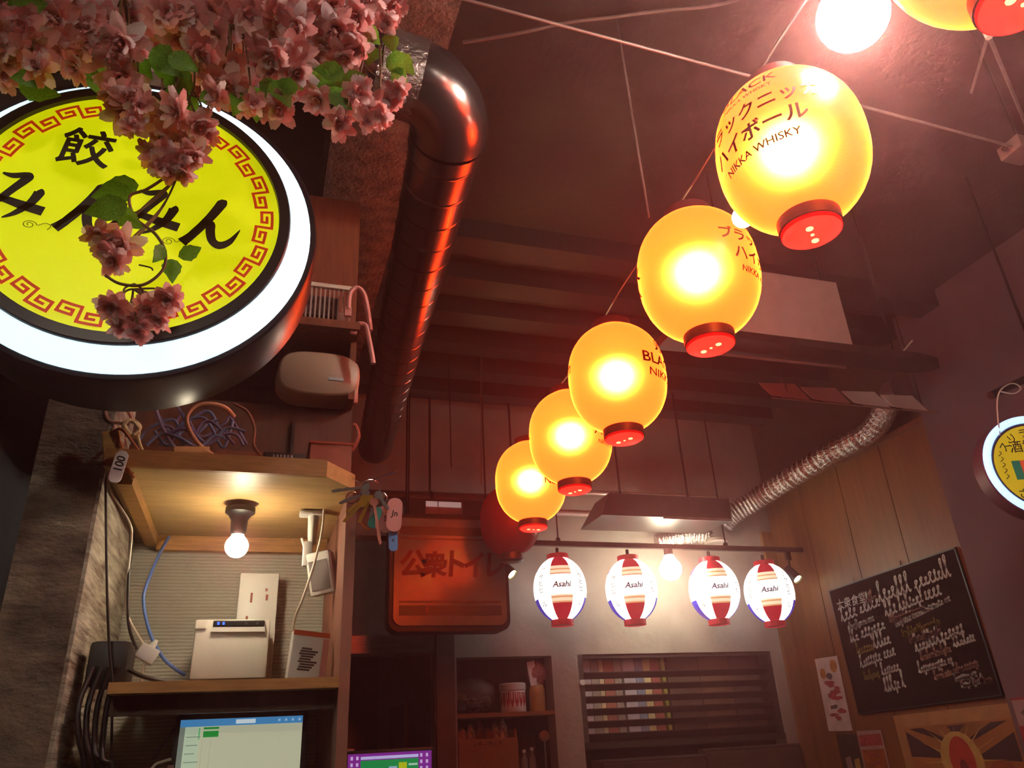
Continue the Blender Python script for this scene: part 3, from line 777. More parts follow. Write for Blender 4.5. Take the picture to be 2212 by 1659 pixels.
topc('patch_cable', [at(333, 868, Y=1.56), at(345, 910, Y=1.54), at(365, 950, Y=1.52), at(388, 978, Y=1.50)], .0036, mat('lilac_cable', '#8a8cb8', .5), 'lilac cable sloping down behind the knotted cord')
topc('patch_cable', [at(372, 865, Y=1.6), at(392, 892, Y=1.57), at(410, 930, Y=1.55), at(440, 975, Y=1.52)], .0028, M_bluc, 'thin slate-blue cable left of the salmon loop')
for i in range(9):
    a = random.uniform(300, 380); P_ = []
    for j in range(6): P_.append(at(a + j * 34 + random.uniform(-14, 14), 972 - (30 + 6 * i) * abs(math.sin(j * 1.1 + i)) - random.uniform(0, 14), Y=1.52 + .018 * i))
    topc('tangled_cable', P_, .0032, (M_bluc, mat('violet_cable', '#6a5f86', .5), M_bluc)[i % 3], ('slate-blue', 'violet', 'slate-blue')[i % 3] + ' cable in the tangled heap on the shelf')
wb_ = empty('wood_offcut', at(410, 976, Y=1.5), 'short wooden offcut lying among the heaped cables', 'wood', rot=(0, D(-8), D(12)))
MB().rbox((-.03, -.01, -.006), (.035, .012, .008), .002).build('block', M_wood, wb_)
# black case with silver front
bc = empty('black_case', (0, 0, 0), 'black boxed device with silver ribbed front on the shelf', 'device')
c0 = at(618, 985, Y=1.54); bc.location = (c0.x, 1.58, ZS)
MB().rbox((-.045, -.035, 0), (.04, .05, .046), .004).build('case', M_black, bc, smooth=30)
for i in range(6): MB().rbox((-.026 + i * .007, -.038, .004), (-.022 + i * .007, -.035, .04), .0008).build('rib', mat('silver_rib', '#a89a9c', .4, .6), bc)
# red tinted plastic bin
rb = empty('plastic_bin', (.118, 1.60, ZS), 'translucent red-tinted plastic bin at the right end of the shelf', 'bin')
MB().box((-.042, -.06, 0), (.042, .06, .004)).build('bottom', mat('bin_plastic', '#c0705a', .35, transl=.35), rb)
for a, b in (((-.042, -.06, .004), (.042, -.057, .07)), ((-.042, .057, .004), (.042, .06, .07)), ((-.042, -.057, .004), (-.039, .057, .07)), ((.039, -.057, .004), (.042, .057, .07))):
    MB().box(a, b).build('side', mat('bin_plastic', '#c0705a', .35, transl=.35), rb)
MB().tube([(-.043, -.061, .07), (.043, -.061, .07), (.043, .061, .07), (-.043, .061, .07), (-.043, -.061, .07)], .003, 6).build('rim', mat('bin_rim', '#b0503c', .4), rb)
MB().tube(smooth_path([(.043, -.05, .06), (.056, -.05, .09), (.05, -.05, .115), (.044, -.05, .12)], 4), .004, 6).build('handle', mat('bin_rim', '#b0503c', .4), rb)

# low dark cupboard with tub and rack above it
cp = empty('dark_cupboard', (.04, 1.80, ZS), 'low dark brown cupboard at the back of the upper shelf', 'cupboard')
MB().box((-.335, -.09, 0), (.135, .14, .222)).build('body', M_dwood, cp)
MB().box((-.33, -.1, .085), (.01, -.09, .1)).build('rail', M_wood2, cp)
MB().box((.0, -.1, .01), (.006, -.09, .18)).build('stile', M_black, cp)
rk = empty('wooden_rack', (.04, 1.95, ZS), 'tall reddish wooden rack board behind the round sign', 'rack')
MB().box((-.335, .0, .0), (.158, .018, 1.03)).build('back_board', M_wood2, rk)
MB().box((-.20, -.36, .376), (.132, .0, .396)).build('shelf', M_wood2, rk)
MB().box((.118, -.30, .224), (.132, .0, .376)).build('support', M_wood2, rk)
tbx = empty('white_tub', (.09, 1.73, 2.245), 'oval cream plastic tub lying on the dark cupboard below the rack shelf', 'tub')
def oval(a, b, z, n=28, p=3.0): return [(a * abs(math.cos(t)) ** (2 / p) * (1 if math.cos(t) >= 0 else -1), b * abs(math.sin(t)) ** (2 / p) * (1 if math.sin(t) >= 0 else -1), z) for t in [2 * PI * k / n for k in range(n)]]
# tub stands on edge, its bottom turned to the room
mb = MB(); n_ = 28
prof_ = [(.086, .050, -.085), (.093, .056, -.078), (.094, .057, -.02), (.097, .060, -.018), (.097, .060, -.012)]
vs = []
for a, b, y in prof_: vs += [(x, y, z + .06) for x, z, _ in oval(a, b, 0)]
fs = [(i * n_ + k, i * n_ + (k + 1) % n_, (i + 1) * n_ + (k + 1) % n_, (i + 1) * n_ + k) for i in range(len(prof_) - 1) for k in range(n_)] + [tuple(range(n_))]
mb.add(vs, fs); mb.build('tub_shell', mat('tub_plastic', '#b09a84', .4, var=.04), tbx, smooth=50)
MB().rbox((.02, -.0875, .042), (.055, -.0845, .050), .001).build('moulded_mark', mat('grey_mark', '#b8c0c8', .3), tbx)
MB().rbox((.082, -.05, .006), (.094, -.03, .04), .003).build('clip', mat('pink_clip', '#d08a80', .5), tbx)
# clear basket on the rack shelf
bk = empty('clear_basket', (.085, 1.69, 2.418), 'clear slotted plastic basket standing on the wooden rack shelf', 'basket')
M_clear = mat('clear_plastic', '#d8c0b8', .25, alpha=.45, var=.02)
for i in range(11): MB().box((-.06 + i * .0105, -.072, .004), (-.056 + i * .0105, -.069, .10)).build('slat', M_clear, bk)
MB().box((-.065, -.075, .0), (.065, .06, .004)).build('base', mat('yellowish_base', '#c8a020', .5), bk)
MB().rbox((-.066, -.076, .10), (.066, -.066, .112), .002).build('front_rim', M_cream, bk)
MB().box((-.066, .056, .004), (.066, .06, .112)).build('rear_side', M_clear, bk)
MB().box((.062, -.07, .004), (.066, .056, .112)).build('side', M_clear, bk)
MB().box((-.066, -.07, .004), (-.062, .056, .112)).build('side', M_clear, bk)
MB().rbox((-.055, -.06, .03), (.04, .04, .085), .004).build('contents', mat('basket_goods', '#5a4a48', .6, var=.4, scale=60), bk)
# two white plastic hooks at the rack end, red light put into their colour
for i, (p0, p1) in enumerate((((762, 640), (795, 700)), ((776, 702), (806, 780)))):
    a = at(*p0, Y=1.60)
    hk = empty('plastic_hook', a, ('upper' if i == 0 else 'lower') + ' pink-lit plastic hook hanging at the right end of the rack', 'hook', 'hooks at the rack end')
    q = [at(x, y, Y=1.60) - a for x, y in ([(752, 668), (756, 634), (772, 622), (786, 636), (794, 672), (800, 714)] if i == 0 else [(764, 706), (776, 700), (790, 704), (796, 730), (802, 760), (806, 786)])]
    MB().tube(smooth_path(q, 5), [.0065] * 26, 8).build('hook_arm', mat('pink_lit_hook', '#d89088', .45), hk)
    MB().rbox(q[0] + Vector((-.008, -.004, -.02)), q[0] + Vector((.008, .004, .006)), .002).build('clasp', mat('pink_lit_hook', '#d89088', .45), hk)
#@@P4

# ================================================================== BACK OF THE ROOM
# toilet sign box
ts = empty('toilet_sign', (1.055, 4.42, 2.11), 'cream box sign with red brush lettering and green stripes, hanging on the back wall', 'sign')
def rrect(w_, h, r, n=6):
    P_ = []
    for (x, z, a0) in ((w_ / 2 - r, h - r, 0), (-w_ / 2 + r, h - r, 90), (-w_ / 2 + r, r, 180), (w_ / 2 - r, r, 270)):
        for k in range(n + 1): P_.append((x + r * math.cos(D(a0 + 90 * k / n)), z + r * math.sin(D(a0 + 90 * k / n))))
    return P_
MB().prism(rrect(.71, .67, .06), lambda u, v, d: (u, d, v), .0, .14).build('case', M_blackm, ts)
MB().prism(rrect(.665, .615, .05), lambda u, v, d: (u, d, v + .03), -.012, .0).build('face', mat('sign_cream', '#86aeb0', .16, var=.06), ts)
for nm, z0, z1, c in (('green_stripe', .545, .595, '#3a4016'), ('thin_stripe', .520, .528, '#4a3a24'), ('green_stripe', .085, .140, '#3a4016'), ('thin_stripe', .155, .166, '#4a3a24')):
    MB().box((-.30, -.0145, z0), (.30, -.012, z1)).build(nm, mat('stripe_' + c.strip('#'), c, .4), ts)
for i, ch in enumerate('公衆トイレ'):
    mb = MB(); add_text(mb, ch, (.165, .155, .175, .165, .17)[i], lambda u, v: (u, -.0145, v), .035, .08, cx=-.225 + i * .122, cy=.315, wide=(.95, 1.0, .9, .85, .85)[i]); mb.build('brush_character', mat('sign_red', '#6a0f0c', .5), ts, label='red brush-style character')
MB().box((-.145, -.0152, .10), (-.135, -.0146, .135)).build('orange_mark', mat('orange_mark', '#b05a1c', .5), ts)
for s in (-1, 1):
    MB().tube([(s * .25, .07, .67), (s * .25, .07, CEIL - 2.11)], .006, 8).build('hanger_rod', M_blackm, ts)

# lighting track with fittings
TY, TZ = 4.66, 2.672
tk = empty('lighting_track', (2.2, TY, TZ), 'long black lighting track along the back wall', 'track')
MB().box((-1.95, -.016, 0), (1.53, .016, .032)).build('rail', M_blackm, tk)
for x in (-1.35, -.36, .9):
    MB().tube([(x, 0, .032), (x, 0, CEIL - TZ)], .005, 8).build('drop_rod', M_blackm, tk)
    MB().lathe([(.016, .032), (.016, .05), (.006, .06)], 12, (x, 0, 0)).build('rod_cap', M_blackm, tk)


def spot(x, ang, label, on):
    t = empty('track_spotlight', (x, TY, TZ), label, 'spotlight', 'spotlights on the track')
    MB().box((-.018, -.012, -.06), (.018, .012, 0)).build('adapter', M_blackm, t)
    MB().tube([(0, 0, -.06), (.0, 0, -.11)], .006, 8).build('stem', M_blackm, t)
    hd = MB().lathe([(.03, .05), (.034, .04), (.037, -.075), (.033, -.075), (.030, -.06)], 20, capa=True).build('head', M_blackm, t, smooth=40, loc=(0, 0, -.15), rot=ang)
    MB().lathe([(.030, -.062), (.0005, -.062)], 20).build('lens', glow('spot_lens_on', '#ffe2a0', 14) if on else mat('spot_lens_off', '#3a3432', .2), hd)
    return t


s1 = spot(1.47, (D(-38), D(-32), 0), 'small black spotlight beside the toilet sign, lit', True)
s2 = spot(3.60, (D(-42), D(-8), 0), 'small spotlight glowing yellow right of the last striped lantern', True)
s3 = spot(.42, (D(0), D(20), 0), 'dark switched-off spotlight left of the toilet sign', False)

# small striped beer lanterns
def stripe_mats():
    return [glow('lantern_white', '#fff2ea', 3.0), glow('lantern_red', '#c8102a', .62), glow('lantern_cream', '#ffe4bc', .95), glow('lantern_blue', '#3a36c0', .6), glow('lantern_cream_line', '#f0a878', .75)]


def beer_lantern():
    t = empty('beer_lantern', (0, 0, 0)); a, b = .168, .205; nz, na = 40, 72
    zs = [-.93 * b + i * 1.86 * b / nz for i in range(nz + 1)]
    R_ = [max(a * max(0, 1 - abs(z / b) ** 2.1) ** .5, .066) * (1 + .006 * (i % 2)) for i, z in enumerate(zs)]
    mb = MB(); mb.lathe(list(zip(R_, zs)), na, a0=-PI / 2)
    mi = []
    for i in range(nz):
        z = (zs[i] + zs[i + 1]) / 2 / b
        for k in range(na):
            ang = ((k + .5) * 360 / na + 180) % 360 - 180
            m = 0
            for c in (0, 180):
                d = abs((ang - c + 180) % 360 - 180)
                if d < 23: m = 1 if (z > .62 or z < -.52) else (0 if -.30 < z < .34 else (4 if i % 3 == 0 else 2))
            for c in (90, -90):
                d = abs((ang - c + 180) % 360 - 180)
                if d < 24 and z < -.34: m = 3
                elif d < 16 and z > .50: m = 3
            mi.append(m)
    mb.mi = mi
    sh = mb.build('shell', stripe_mats(), t, smooth=60)
    for nm, z0, z1 in (('top_ring', .93 * b, .93 * b + .03), ('bottom_ring', -.93 * b - .034, -.93 * b)):
        MB().lathe([(.066, z0), (.071, z0), (.071, z1), (.066, z1), (.066, z0)], 28).build(nm, mat('ring_red', '#d02030', .4, emit=.12, ecol='#d02030'), t, smooth=30)
    MB().lathe([(.064, -.93 * b - .03), (.001, -.93 * b - .03)], 28).build('bottom_disc', mat('ring_red', '#d02030'), t)
    def fn(th):
        def g(u, v):
            r = a * max(0, 1 - abs(v / b) ** 2.1) ** .5 + .0045
            q = th + u / a
            return (r * math.sin(q), -r * math.cos(q), v)
        return g
    mb = MB(); add_text(mb, 'Asahi', .050, fn(0), .03, .25, cy=-.014); mb.build('logo', mat('asahi_blue', '#3c2f78', .5), t, label='blue script logo')
    for s in (-1, 1):
        mb = MB()
        for j, ch in enumerate('アサヒビール'):
            add_text(mb, ch if ch != 'ー' else '｜', .040, fn(s * D(47)), .012, cy=.088 - j * .041, wide=1.2)
        mb.build('side_lettering', mat('gold_ink', '#8a6a30', .5), t)
    MB().tube([(0, 0, .93 * b + .02), (0, 0, .93 * b + .075)], .011, 10).build('hanger', M_blackm, t)
    return t


BL0 = beer_lantern()
for i, (x, rz, lab) in enumerate(((1.828, 4, 'striped beer lantern nearest the toilet sign'), (2.330, 6, 'second striped beer lantern, left of the bare bulb'),
                                  (2.950, 14, 'third striped beer lantern, right of the bare bulb'), (3.385, 2, 'last striped beer lantern, nearest the panelled wall'))):
    o = BL0 if i == 0 else copy_tree(BL0)
    o.location = (x, TY, 2.395 if i < 3 else 2.38); o.rotation_euler = (0, 0, D(rz) - math.atan2(x, TY)); tag(o, lab, 'lantern', 'striped beer lanterns on the track')
bb = bulb((2.64, TY, 2.535), .075, 'white globe bulb on the track between the striped lanterns', 0, strength=glow('back_bulb_glass', '#ffe8c8', 90), sock=False)
MB().tube([(0, 0, .08), (0, 0, .137)], .03, 14).build('socket', M_blackm, bb)

# horizontal pipe, fluorescent batten, hanging rods at the top of the back wall
hp = empty('wall_pipe', (.4, 4.82, 2.985), 'fat dark horizontal pipe across the back wall', 'pipe')
MB().tube([(-.7, 0, 0), (1.5, 0, .02)], .055, 20).build('pipe', mat('dark_red_pipe', '#7a5a54', .35, .5, var=.1), hp, smooth=40)
for x in (.0, .62, 1.2): MB().tube([(x, 0, .05), (x - .0, 0, CEIL - 2.985)], .008, 8).build('hanger', M_blackm, hp)
for x in (.0, .62, 1.2): MB().lathe([(.06, -.012), (.064, -.012), (.064, .012), (.06, .012)], 20, (x, 0, .008), 'X').build('clamp', M_blackm, hp)
hp2 = empty('wall_pipe', (2.3, 4.86, 3.02), 'pale pipe along the back wall above the hood', 'pipe')
MB().tube([(-.65, 0, -.06), (.55, 0, -.06)], .022, 14).build('pipe', mat('pale_pipe', '#c8a8a0', .3, .3), hp2, smooth=40)
MB().tube([(-.65, .03, .10), (.95, .03, .11)], .018, 14).build('upper_pipe', mat('pale_pipe', '#c8a8a0', .3, .3), hp2, smooth=40)
fx = empty('light_batten', (1.06, 4.72, 2.86), 'short white fluorescent batten above the toilet sign', 'light')
MB().box((-.22, -.05, -.02), (.32, .05, .10)).build('housing', M_dark, fx)
MB().box((-.10, -.058, .0), (.14, -.05, .08)).build('front', mat('batten_front', '#b09890', .5), fx)
MB().rbox((-.10, -.064, .045), (-.025, -.058, .08), .002).build('tube_cover', mat('batten_white', '#f0dcd4', .4, emit=.25, ecol='#f0dcd4'), fx)
MB().rbox((-.018, -.064, .045), (.13, -.058, .08), .002).build('tube_cover', mat('batten_white', '#f0dcd4'), fx)
MB().box((-.35, 0, .10), (-.22, .05, .12)).build('arm', M_dark, fx)

# extractor hood at the back and flexible foil duct
hd = empty('extractor_hood', (2.5, 4.3, 2.77), 'dark steel extractor hood hanging above the striped lanterns', 'hood')
M_hood = mat('hood_metal', '#4c423f', .4, .5, var=.1)
MB().add([(-.52, -.06, .0), (.40, -.06, .0), (.40, .30, .0), (-.52, .30, .0), (-.42, .02, .17), (.46, .02, .17), (.46, .25, .17), (-.42, .25, .17)],
         [(0, 1, 2, 3), (4, 5, 6, 7), (0, 1, 5, 4), (1, 2, 6, 5), (2, 3, 7, 6), (3, 0, 4, 7)]).build('canopy', M_hood, hd)
MB().box((-.10, -.066, -.012), (.40, -.056, .006)).build('bright_lip', mat('hood_lip', '#a8988f', .3, .6), hd)
for x in (-.3, .2): MB().box((x - .005, .1, .17), (x + .005, .11, CEIL - 2.77)).build('strap', M_blackm, hd)
M_foil = mat('aluminium_foil', '#efe6de', .25, .85, var=.12, scale=40, bump=1.0, bscale=90)


def corrugated(pts, r, n=16, pitch=.018, amp=.10):
    sp = smooth_path(pts, 14); out = [sp[0]]; acc = 0
    for p in sp[1:]:
        if (p - out[-1]).length >= pitch / 2: out.append(p)
    rr = [r * (1 + (amp if i % 2 else -amp) * random.uniform(.5, 1.2)) for i in range(len(out))]
    return MB().tube(out, rr, n)


fd = empty('foil_duct', (3.4, 4.1, 3.1), 'crinkled silver foil duct sloping along the panelled wall', 'duct')
path = [(3.56, 3.36, 3.30), (3.60, 3.60, 3.20), (3.54, 3.95, 3.16), (3.46, 4.25, 3.10), (3.36, 4.52, 3.03), (3.22, 4.66, 2.95), (3.14, 4.74, 2.87)]
corrugated([Vector(p) - fd.location for p in path], .072).build('hose', M_foil, fd)
MB().lathe([(.085, 0), (.085, .09), (.078, .1)], 20, (.15, -.86, .21), 'Y', capa=True).build('collar', mat('duct_collar', '#8a6a6a', .4, .5), fd, smooth=30)
fd2 = empty('foil_elbow', (2.8, 4.84, 2.80), 'short crumpled foil elbow above the bare bulb at the back', 'duct')
corrugated([(-.14, 0, -.03), (0, -.01, 0), (.14, 0, .02), (.30, 0, .02)], .05, 14, .02, .16).build('hose', M_foil, fd2)
MB().lathe([(.075, -.01), (.085, 0), (.085, .022), (.075, .03)], 20, (.33, -.02, -.03), capa=True, capb=True).build('flange', mat('pale_flange', '#c8b4a8', .4, .3), fd2, smooth=30)

# louvred hatch in the back wall
lv = struct(empty('window_1', (2.8, YB + .03, 1.56)))
MB().box((-.75, .10, -.66), (.75, .12, .475)).build('back_plate', mat('hatch_back', '#3a2a24', .6), lv)
cols = ['#c9b8c0', '#b8aab8', '#e0c8a0', '#b06a5c', '#a89a90', '#8a94b0', '#c8bcc8', '#e6cc98', '#a85a50']
x = -.70
for i, (w_, c) in enumerate(((.07, 0), (.06, 4), (.035, 2), (.075, 3), (.055, 4), (.09, 6), (.06, 5), (.055, 7), (.07, 8))):
    MB().box((x, .05, -.02), (x + w_ - .004, .095, .45)).build('upright_board', mat('board_%d' % i, cols[c], .5), lv); x += w_ + (.015 if i == 4 else 0)
MB().box((-.10, .045, -.02), (-.075, .095, .45)).build('upright_board', mat('lime_board', '#9a9a3c', .5), lv)
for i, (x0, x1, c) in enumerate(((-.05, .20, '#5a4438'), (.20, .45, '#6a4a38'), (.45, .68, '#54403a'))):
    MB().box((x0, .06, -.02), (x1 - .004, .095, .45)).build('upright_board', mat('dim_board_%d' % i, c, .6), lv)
M_slat = mat('louvre_slat', '#2c211c', .6, .0, var=.08)
for i in range(6):
    z = .345 - i * .0745
    MB().add([(-.72, -.005, z + .014), (.74, -.005, z + .014), (.74, .03, z - .022), (-.72, .03, z - .022), (-.72, -.005, z + .020), (.74, -.005, z + .020), (.74, .03, z - .016), (-.72, .03, z - .016)],
             [(0, 1, 2, 3), (4, 5, 6, 7), (0, 1, 5, 4), (1, 2, 6, 5), (2, 3, 7, 6), (3, 0, 4, 7)]).build('louvre_slat', M_slat, lv)
for nm, a, b, m in (('frame_side', (-.75, -.03, -.06), (-.715, .10, .475), M_steel), ('frame_side', (.72, -.02, -.06), (.75, .10, .475), M_slat), ('frame_top', (-.715, -.02, .45), (.72, .0, .475), M_slat), ('frame_bottom', (-.75, -.03, -.10), (.75, .10, -.06), M_slat)):
    MB().box(a, b).build(nm, m, lv)
MB().lathe([(.018, -.045), (.018, -.03)], 14, (-.735, 0, .30), 'Y', capa=True).build('knob', mat('white_knob', '#f4ece4', .3), lv)
# steel units under the louvre
for i, (x0, x1, zt, yf, lab) in enumerate(((2.08, 2.83, 1.40, 4.86, 'brushed steel door unit under the left half of the louvred hatch'), (2.85, 3.60, 1.43, 4.93, 'dark steel unit under the right half of the louvred hatch'))):
    su = empty('steel_unit', ((x0 + x1) / 2, 4.95, 0), lab, 'unit', 'steel units under the hatch')
    hw = (x1 - x0) / 2
    MB().box((-hw, yf - 4.95, .0), (hw, .045, zt)).build('body', mat('dull_steel', '#6a5a54', .35, .7, var=.1), su)
    MB().rbox((-hw + .02, yf - 4.95 - .012, .5), (hw - .02, yf - 4.95, zt - .02), .004).build('door', mat('dull_steel2', '#7a6a64', .33, .7, var=.1), su)
    MB().box((-hw, yf - 4.955, zt - .012), (hw, yf - 4.95, zt)).build('top_edge', M_steel, su)

# things in the niche
NZ1, NZ2, NY = 1.70, 1.355, 5.06
bg_ = empty('snack_bag', (1.375, 5.16, NZ1), 'large crinkled clear bag of brown snacks on the upper niche shelf', 'bag')
def lump(rx, ry, rz, n=12, m=8, amp=.18, seed=1):
    rnd = random.Random(seed); mb = MB(); prof = []
    vs = []; ph = [[rnd.uniform(-amp, amp) for _ in range(n)] for _ in range(m + 1)]
    for i in range(m + 1):
        v = PI * i / m
        for k in range(n):
            s = 1 + ph[i][k]; u = 2 * PI * k / n
            vs.append((rx * s * math.sin(v) * math.cos(u), ry * s * math.sin(v) * math.sin(u), rz * (1 - math.cos(v)) * (1 + .3 * ph[i][k] * math.sin(v))))
    return mb.add(vs, [(i * n + k, i * n + (k + 1) % n, (i + 1) * n + (k + 1) % n, (i + 1) * n + k) for i in range(m) for k in range(n)])
M_film = mat('clear_film', '#b09a90', .15, alpha=.30, var=.05, bump=.8, bscale=40)
lump(.14, .09, .115, 20, 12, .12, 3).build('film', M_film, bg_, smooth=60)
for i, (x, z, c, r) in enumerate(((-.09, .07, '#a87a3c', .05), (-.02, .05, '#b08a50', .045), (.07, .05, '#a87c44', .05), (-.10, .012, '#3a3450', .05), (.0, .01, '#4a4a6a', .05), (.08, .005, '#5a4636', .05))):
    lump(r, .05, r * .55, 10, 6, .25, 20 + i).build('snack_pack', mat('snack_%d' % i, c, .5, var=.4, scale=60), bg_, loc=(x, .0, z + .002))
jr = empty('candy_jar', (1.62, 5.10, NZ1), 'white-lidded jar with red pattern on the upper niche shelf', 'jar')
MB().lathe([(.001, 0), (.078, 0), (.082, .006), (.082, .125), (.078, .13)], 32, capb=True).build('body', M_white, jr, smooth=40)
MB().lathe([(.084, .128), (.086, .13), (.086, .168), (.08, .174), (.001, .175)], 32).build('lid', mat('jar_lid', '#d8cfc8', .4), jr, smooth=40)
for k in range(9):
    a0 = -PI / 2 + (k - 4) * .36
    P_ = [(a0 - .15, .118), (a0 + .15, .118), (a0 + .15, .06), (a0, .026), (a0 - .15, .06)]
    MB().add([(.0826 * math.cos(a), .0826 * math.sin(a), z) for a, z in P_], [(0, 1, 2, 3, 4)]).build('red_petal_print', mat('jar_red', '#b8221e', .5), jr)
bt = empty('wrapped_bottle', (1.785, 5.10, NZ1), 'yellow bottle with a pink wrapped top in the niche corner', 'bottle')
MB().lathe([(.001, 0), (.050, 0), (.052, .01), (.052, .12), (.048, .15), (.04, .16)], 24).build('bottle', mat('yellow_bottle', '#c8a060', .4), bt, smooth=40)
lump(.062, .05, .09, 14, 8, .14, 9).build('pink_wrap', mat('pink_wrap', '#c07a78', .35, var=.3, scale=50), bt, loc=(0, 0, .135))
MB().add([(-.07, -.03, .30), (-.02, -.04, .31), (-.01, -.045, .16), (-.05, -.035, .15), (-.07, -.02, .30), (-.02, -.03, .31), (-.01, -.035, .16), (-.05, -.025, .15)], [(0, 1, 2, 3), (4, 5, 6, 7), (0, 1, 5, 4), (1, 2, 6, 5), (2, 3, 7, 6), (3, 0, 4, 7)]).build('label_card', M_paper, bt)
wbx = empty('wooden_crate', (1.42, 5.13, NZ2), 'small wooden crate filled with packets on the lower niche shelf', 'crate')
for nm, a, b in (('front_board', (-.18, -.09, 0), (.20, -.075, .20)), ('back_board', (-.18, .09, 0), (.20, .105, .20)), ('end_board', (-.18, -.075, 0), (-.165, .09, .25)), ('end_board', (.185, -.075, 0), (.20, .09, .25)), ('bottom', (-.165, -.075, 0), (.185, .09, .01))):
    MB().box(a, b).build(nm, mat('crate_wood', '#9a5c2c', .55, var=.15, stretch=(2, 12, 12)), wbx)
mb2 = MB()
for i in range(6): mb2.box((-.085 + i * .032, -.0905, .165), (-.065 + i * .032, -.09, .172 + .012 * (i % 2)))
mb2.build('faded_stamp', mat('crate_stamp', '#6a3a1c', .6), wbx)
for i, (x, c) in enumerate(((-.13, '#d8cbb0'), (-.08, '#c0b090'), (-.02, '#8a5a3a'), (.03, '#7a4a34'), (.08, '#c8bca8'), (.13, '#e0d8cc'))):
    pk = empty('packet_in_crate', (1.42 + x, 5.13, NZ2 + .01), ('pale crumpled', 'beige', 'brown', 'dark brown', 'white pointed', 'small white')[i] + ' packet sticking out of the wooden crate', 'packet', 'packets in the crate')
    lump(.032, .03, .13 + .012 * (i % 3), 8, 7, .25, 40 + i).build('pouch', mat('pack_%d' % i, c, .5, var=.3, scale=50), pk)
for i, (x, h, c) in enumerate(((1.672, .11, '#b0a098'), (1.725, .12, '#a89890'))):
    bo = empty('small_bottle', (x, 5.09, NZ2), ('left', 'right')[i] + ' of two small clear bottles beside the wooden crate', 'bottle', 'small bottles in the niche')
    MB().lathe([(.001, 0), (.022, 0), (.023, .006), (.023, h * .65), (.010, h * .85), (.010, h)], 16).build('glass', mat('bottle_glass', c, .2, alpha=.6), bo, smooth=40)
    MB().lathe([(.012, h), (.012, h + .018), (.001, h + .018)], 14).build('cap', M_white, bo)
ld = empty('round_ladle', (1.815, 5.09, NZ2), 'pale round-headed utensil standing at the right of the lower niche shelf', 'utensil')
MB().tube([(0, 0, 0), (0, 0, .17)], .008, 8).build('handle', M_steel, ld)
MB().lathe([(.001, -.012), (.03, -.008), (.034, 0), (.03, .008), (.001, .012)], 20, (0, 0, .20), 'Y').build('head', mat('ladle_head', '#b09a80', .4), ld, smooth=60)
MB().lathe([(.001, 0), (.03, 0), (.03, .01), (.008, .014)], 16).build('foot', M_steel, ld)

# dark bag hanging inside the doorway
hb = empty('hanging_bag', (.60, 5.45, 1.05), 'dark rounded bag hanging inside the dim doorway', 'bag')
lump(.16, .08, .34, 16, 12, .06, 5).build('sack', mat('dark_sack', '#2a2422', .5, var=.2), hb, smooth=60)
MB().tube([(0, 0, .66), (-.02, 0, .78), (0, .0, .9)], .012, 8).build('strap', M_black, hb)
MB().lathe([(.03, .0), (.036, .02), (.03, .04)], 12, (-.02, -.01, .77), capa=True, capb=True).build('buckle', M_chrome, hb)

# ================================================================== RIGHT WALL
XW = XR - .014
def wfn(y0, z0, ang=0.0):
    """wall mapping: u runs towards the viewer, v up, d off the wall"""
    c, s = math.cos(ang), math.sin(ang)
    return lambda u, v, d=0.0: (-d, -(u * c - v * s), u * s + v * c)


bd_ = empty('chalkboard', (XW, 3.90, 1.99), 'big black menu chalkboard covered in white cursive writing on the panelled wall', 'chalkboard', rot=(D(-1.8), 0, 0))
F = wfn(0, 0)
HW, HH = .553, .392
MB().box((-.014, -HW, -HH), (-.002, HW, HH)).build('board', mat('blackboard', '#100d0c', .9, spec=.12, var=.2, scale=5), bd_)
for nm, a, b in (('frame_strip', (-.018, -HW, HH - .008), (-.001, HW, HH)), ('frame_strip', (-.018, -HW, -HH), (-.001, HW, -HH + .008)), ('frame_strip', (-.018, -HW, -HH), (-.001, -HW + .008, HH)), ('frame_strip', (-.018, HW - .008, -HH), (-.001, HW, HH))):
    MB().box(a, b).build(nm, M_black, bd_)
for y in (.30, -.13):
    MB().tube(smooth_path([(-.006, y, HH), (-.012, y, HH + .012), (-.006, y, HH + .03)], 4), .003, 6).build('hook', M_chrome, bd_)
rnd = random.Random(11)
def scrawl(u0, v0, length, h, m, caps=(0,), slope=0.06, dens=1.0):
    """one line of flowing illegible chalk handwriting"""
    mb = MB(); pts = []; u = u0; i = 0; h *= 1.05; slope += .01
    while u < u0 + length:
        tall = rnd.random() < .13 or i == 0 or any(abs((u - u0) / length - c) < .02 for c in caps)
        H_ = h * (rnd.uniform(.9, 1.15) if tall else rnd.uniform(.32, .55)); dn = -h * .35 if rnd.random() < .12 else 0
        w1 = h * rnd.uniform(.17, .36) * dens
        base = v0 + slope * (u - u0)
        pts += [(u, base + dn * .0), (u + w1 * .9, base + H_), (u + w1 * .35, base + H_ * .9), (u + w1 * .7, base + dn), (u + w1 * 1.1, base + h * .08)]
        u += w1 * 1.25; i += 1
        if rnd.random() < .13 and len(pts) > 10:
            sp = smooth_path(pts, 3); mb.ribbon([(p[0], p[1]) for p in sp], .0095, lambda a, b: F(a, b, .0150)); pts = []; u += h * .22
    if len(pts) > 3:
        sp = smooth_path(pts, 3); mb.ribbon([(p[0], p[1]) for p in sp], .0095, lambda a, b: F(a, b, .0150))
    return mb.build('chalk_line', m, bd_)


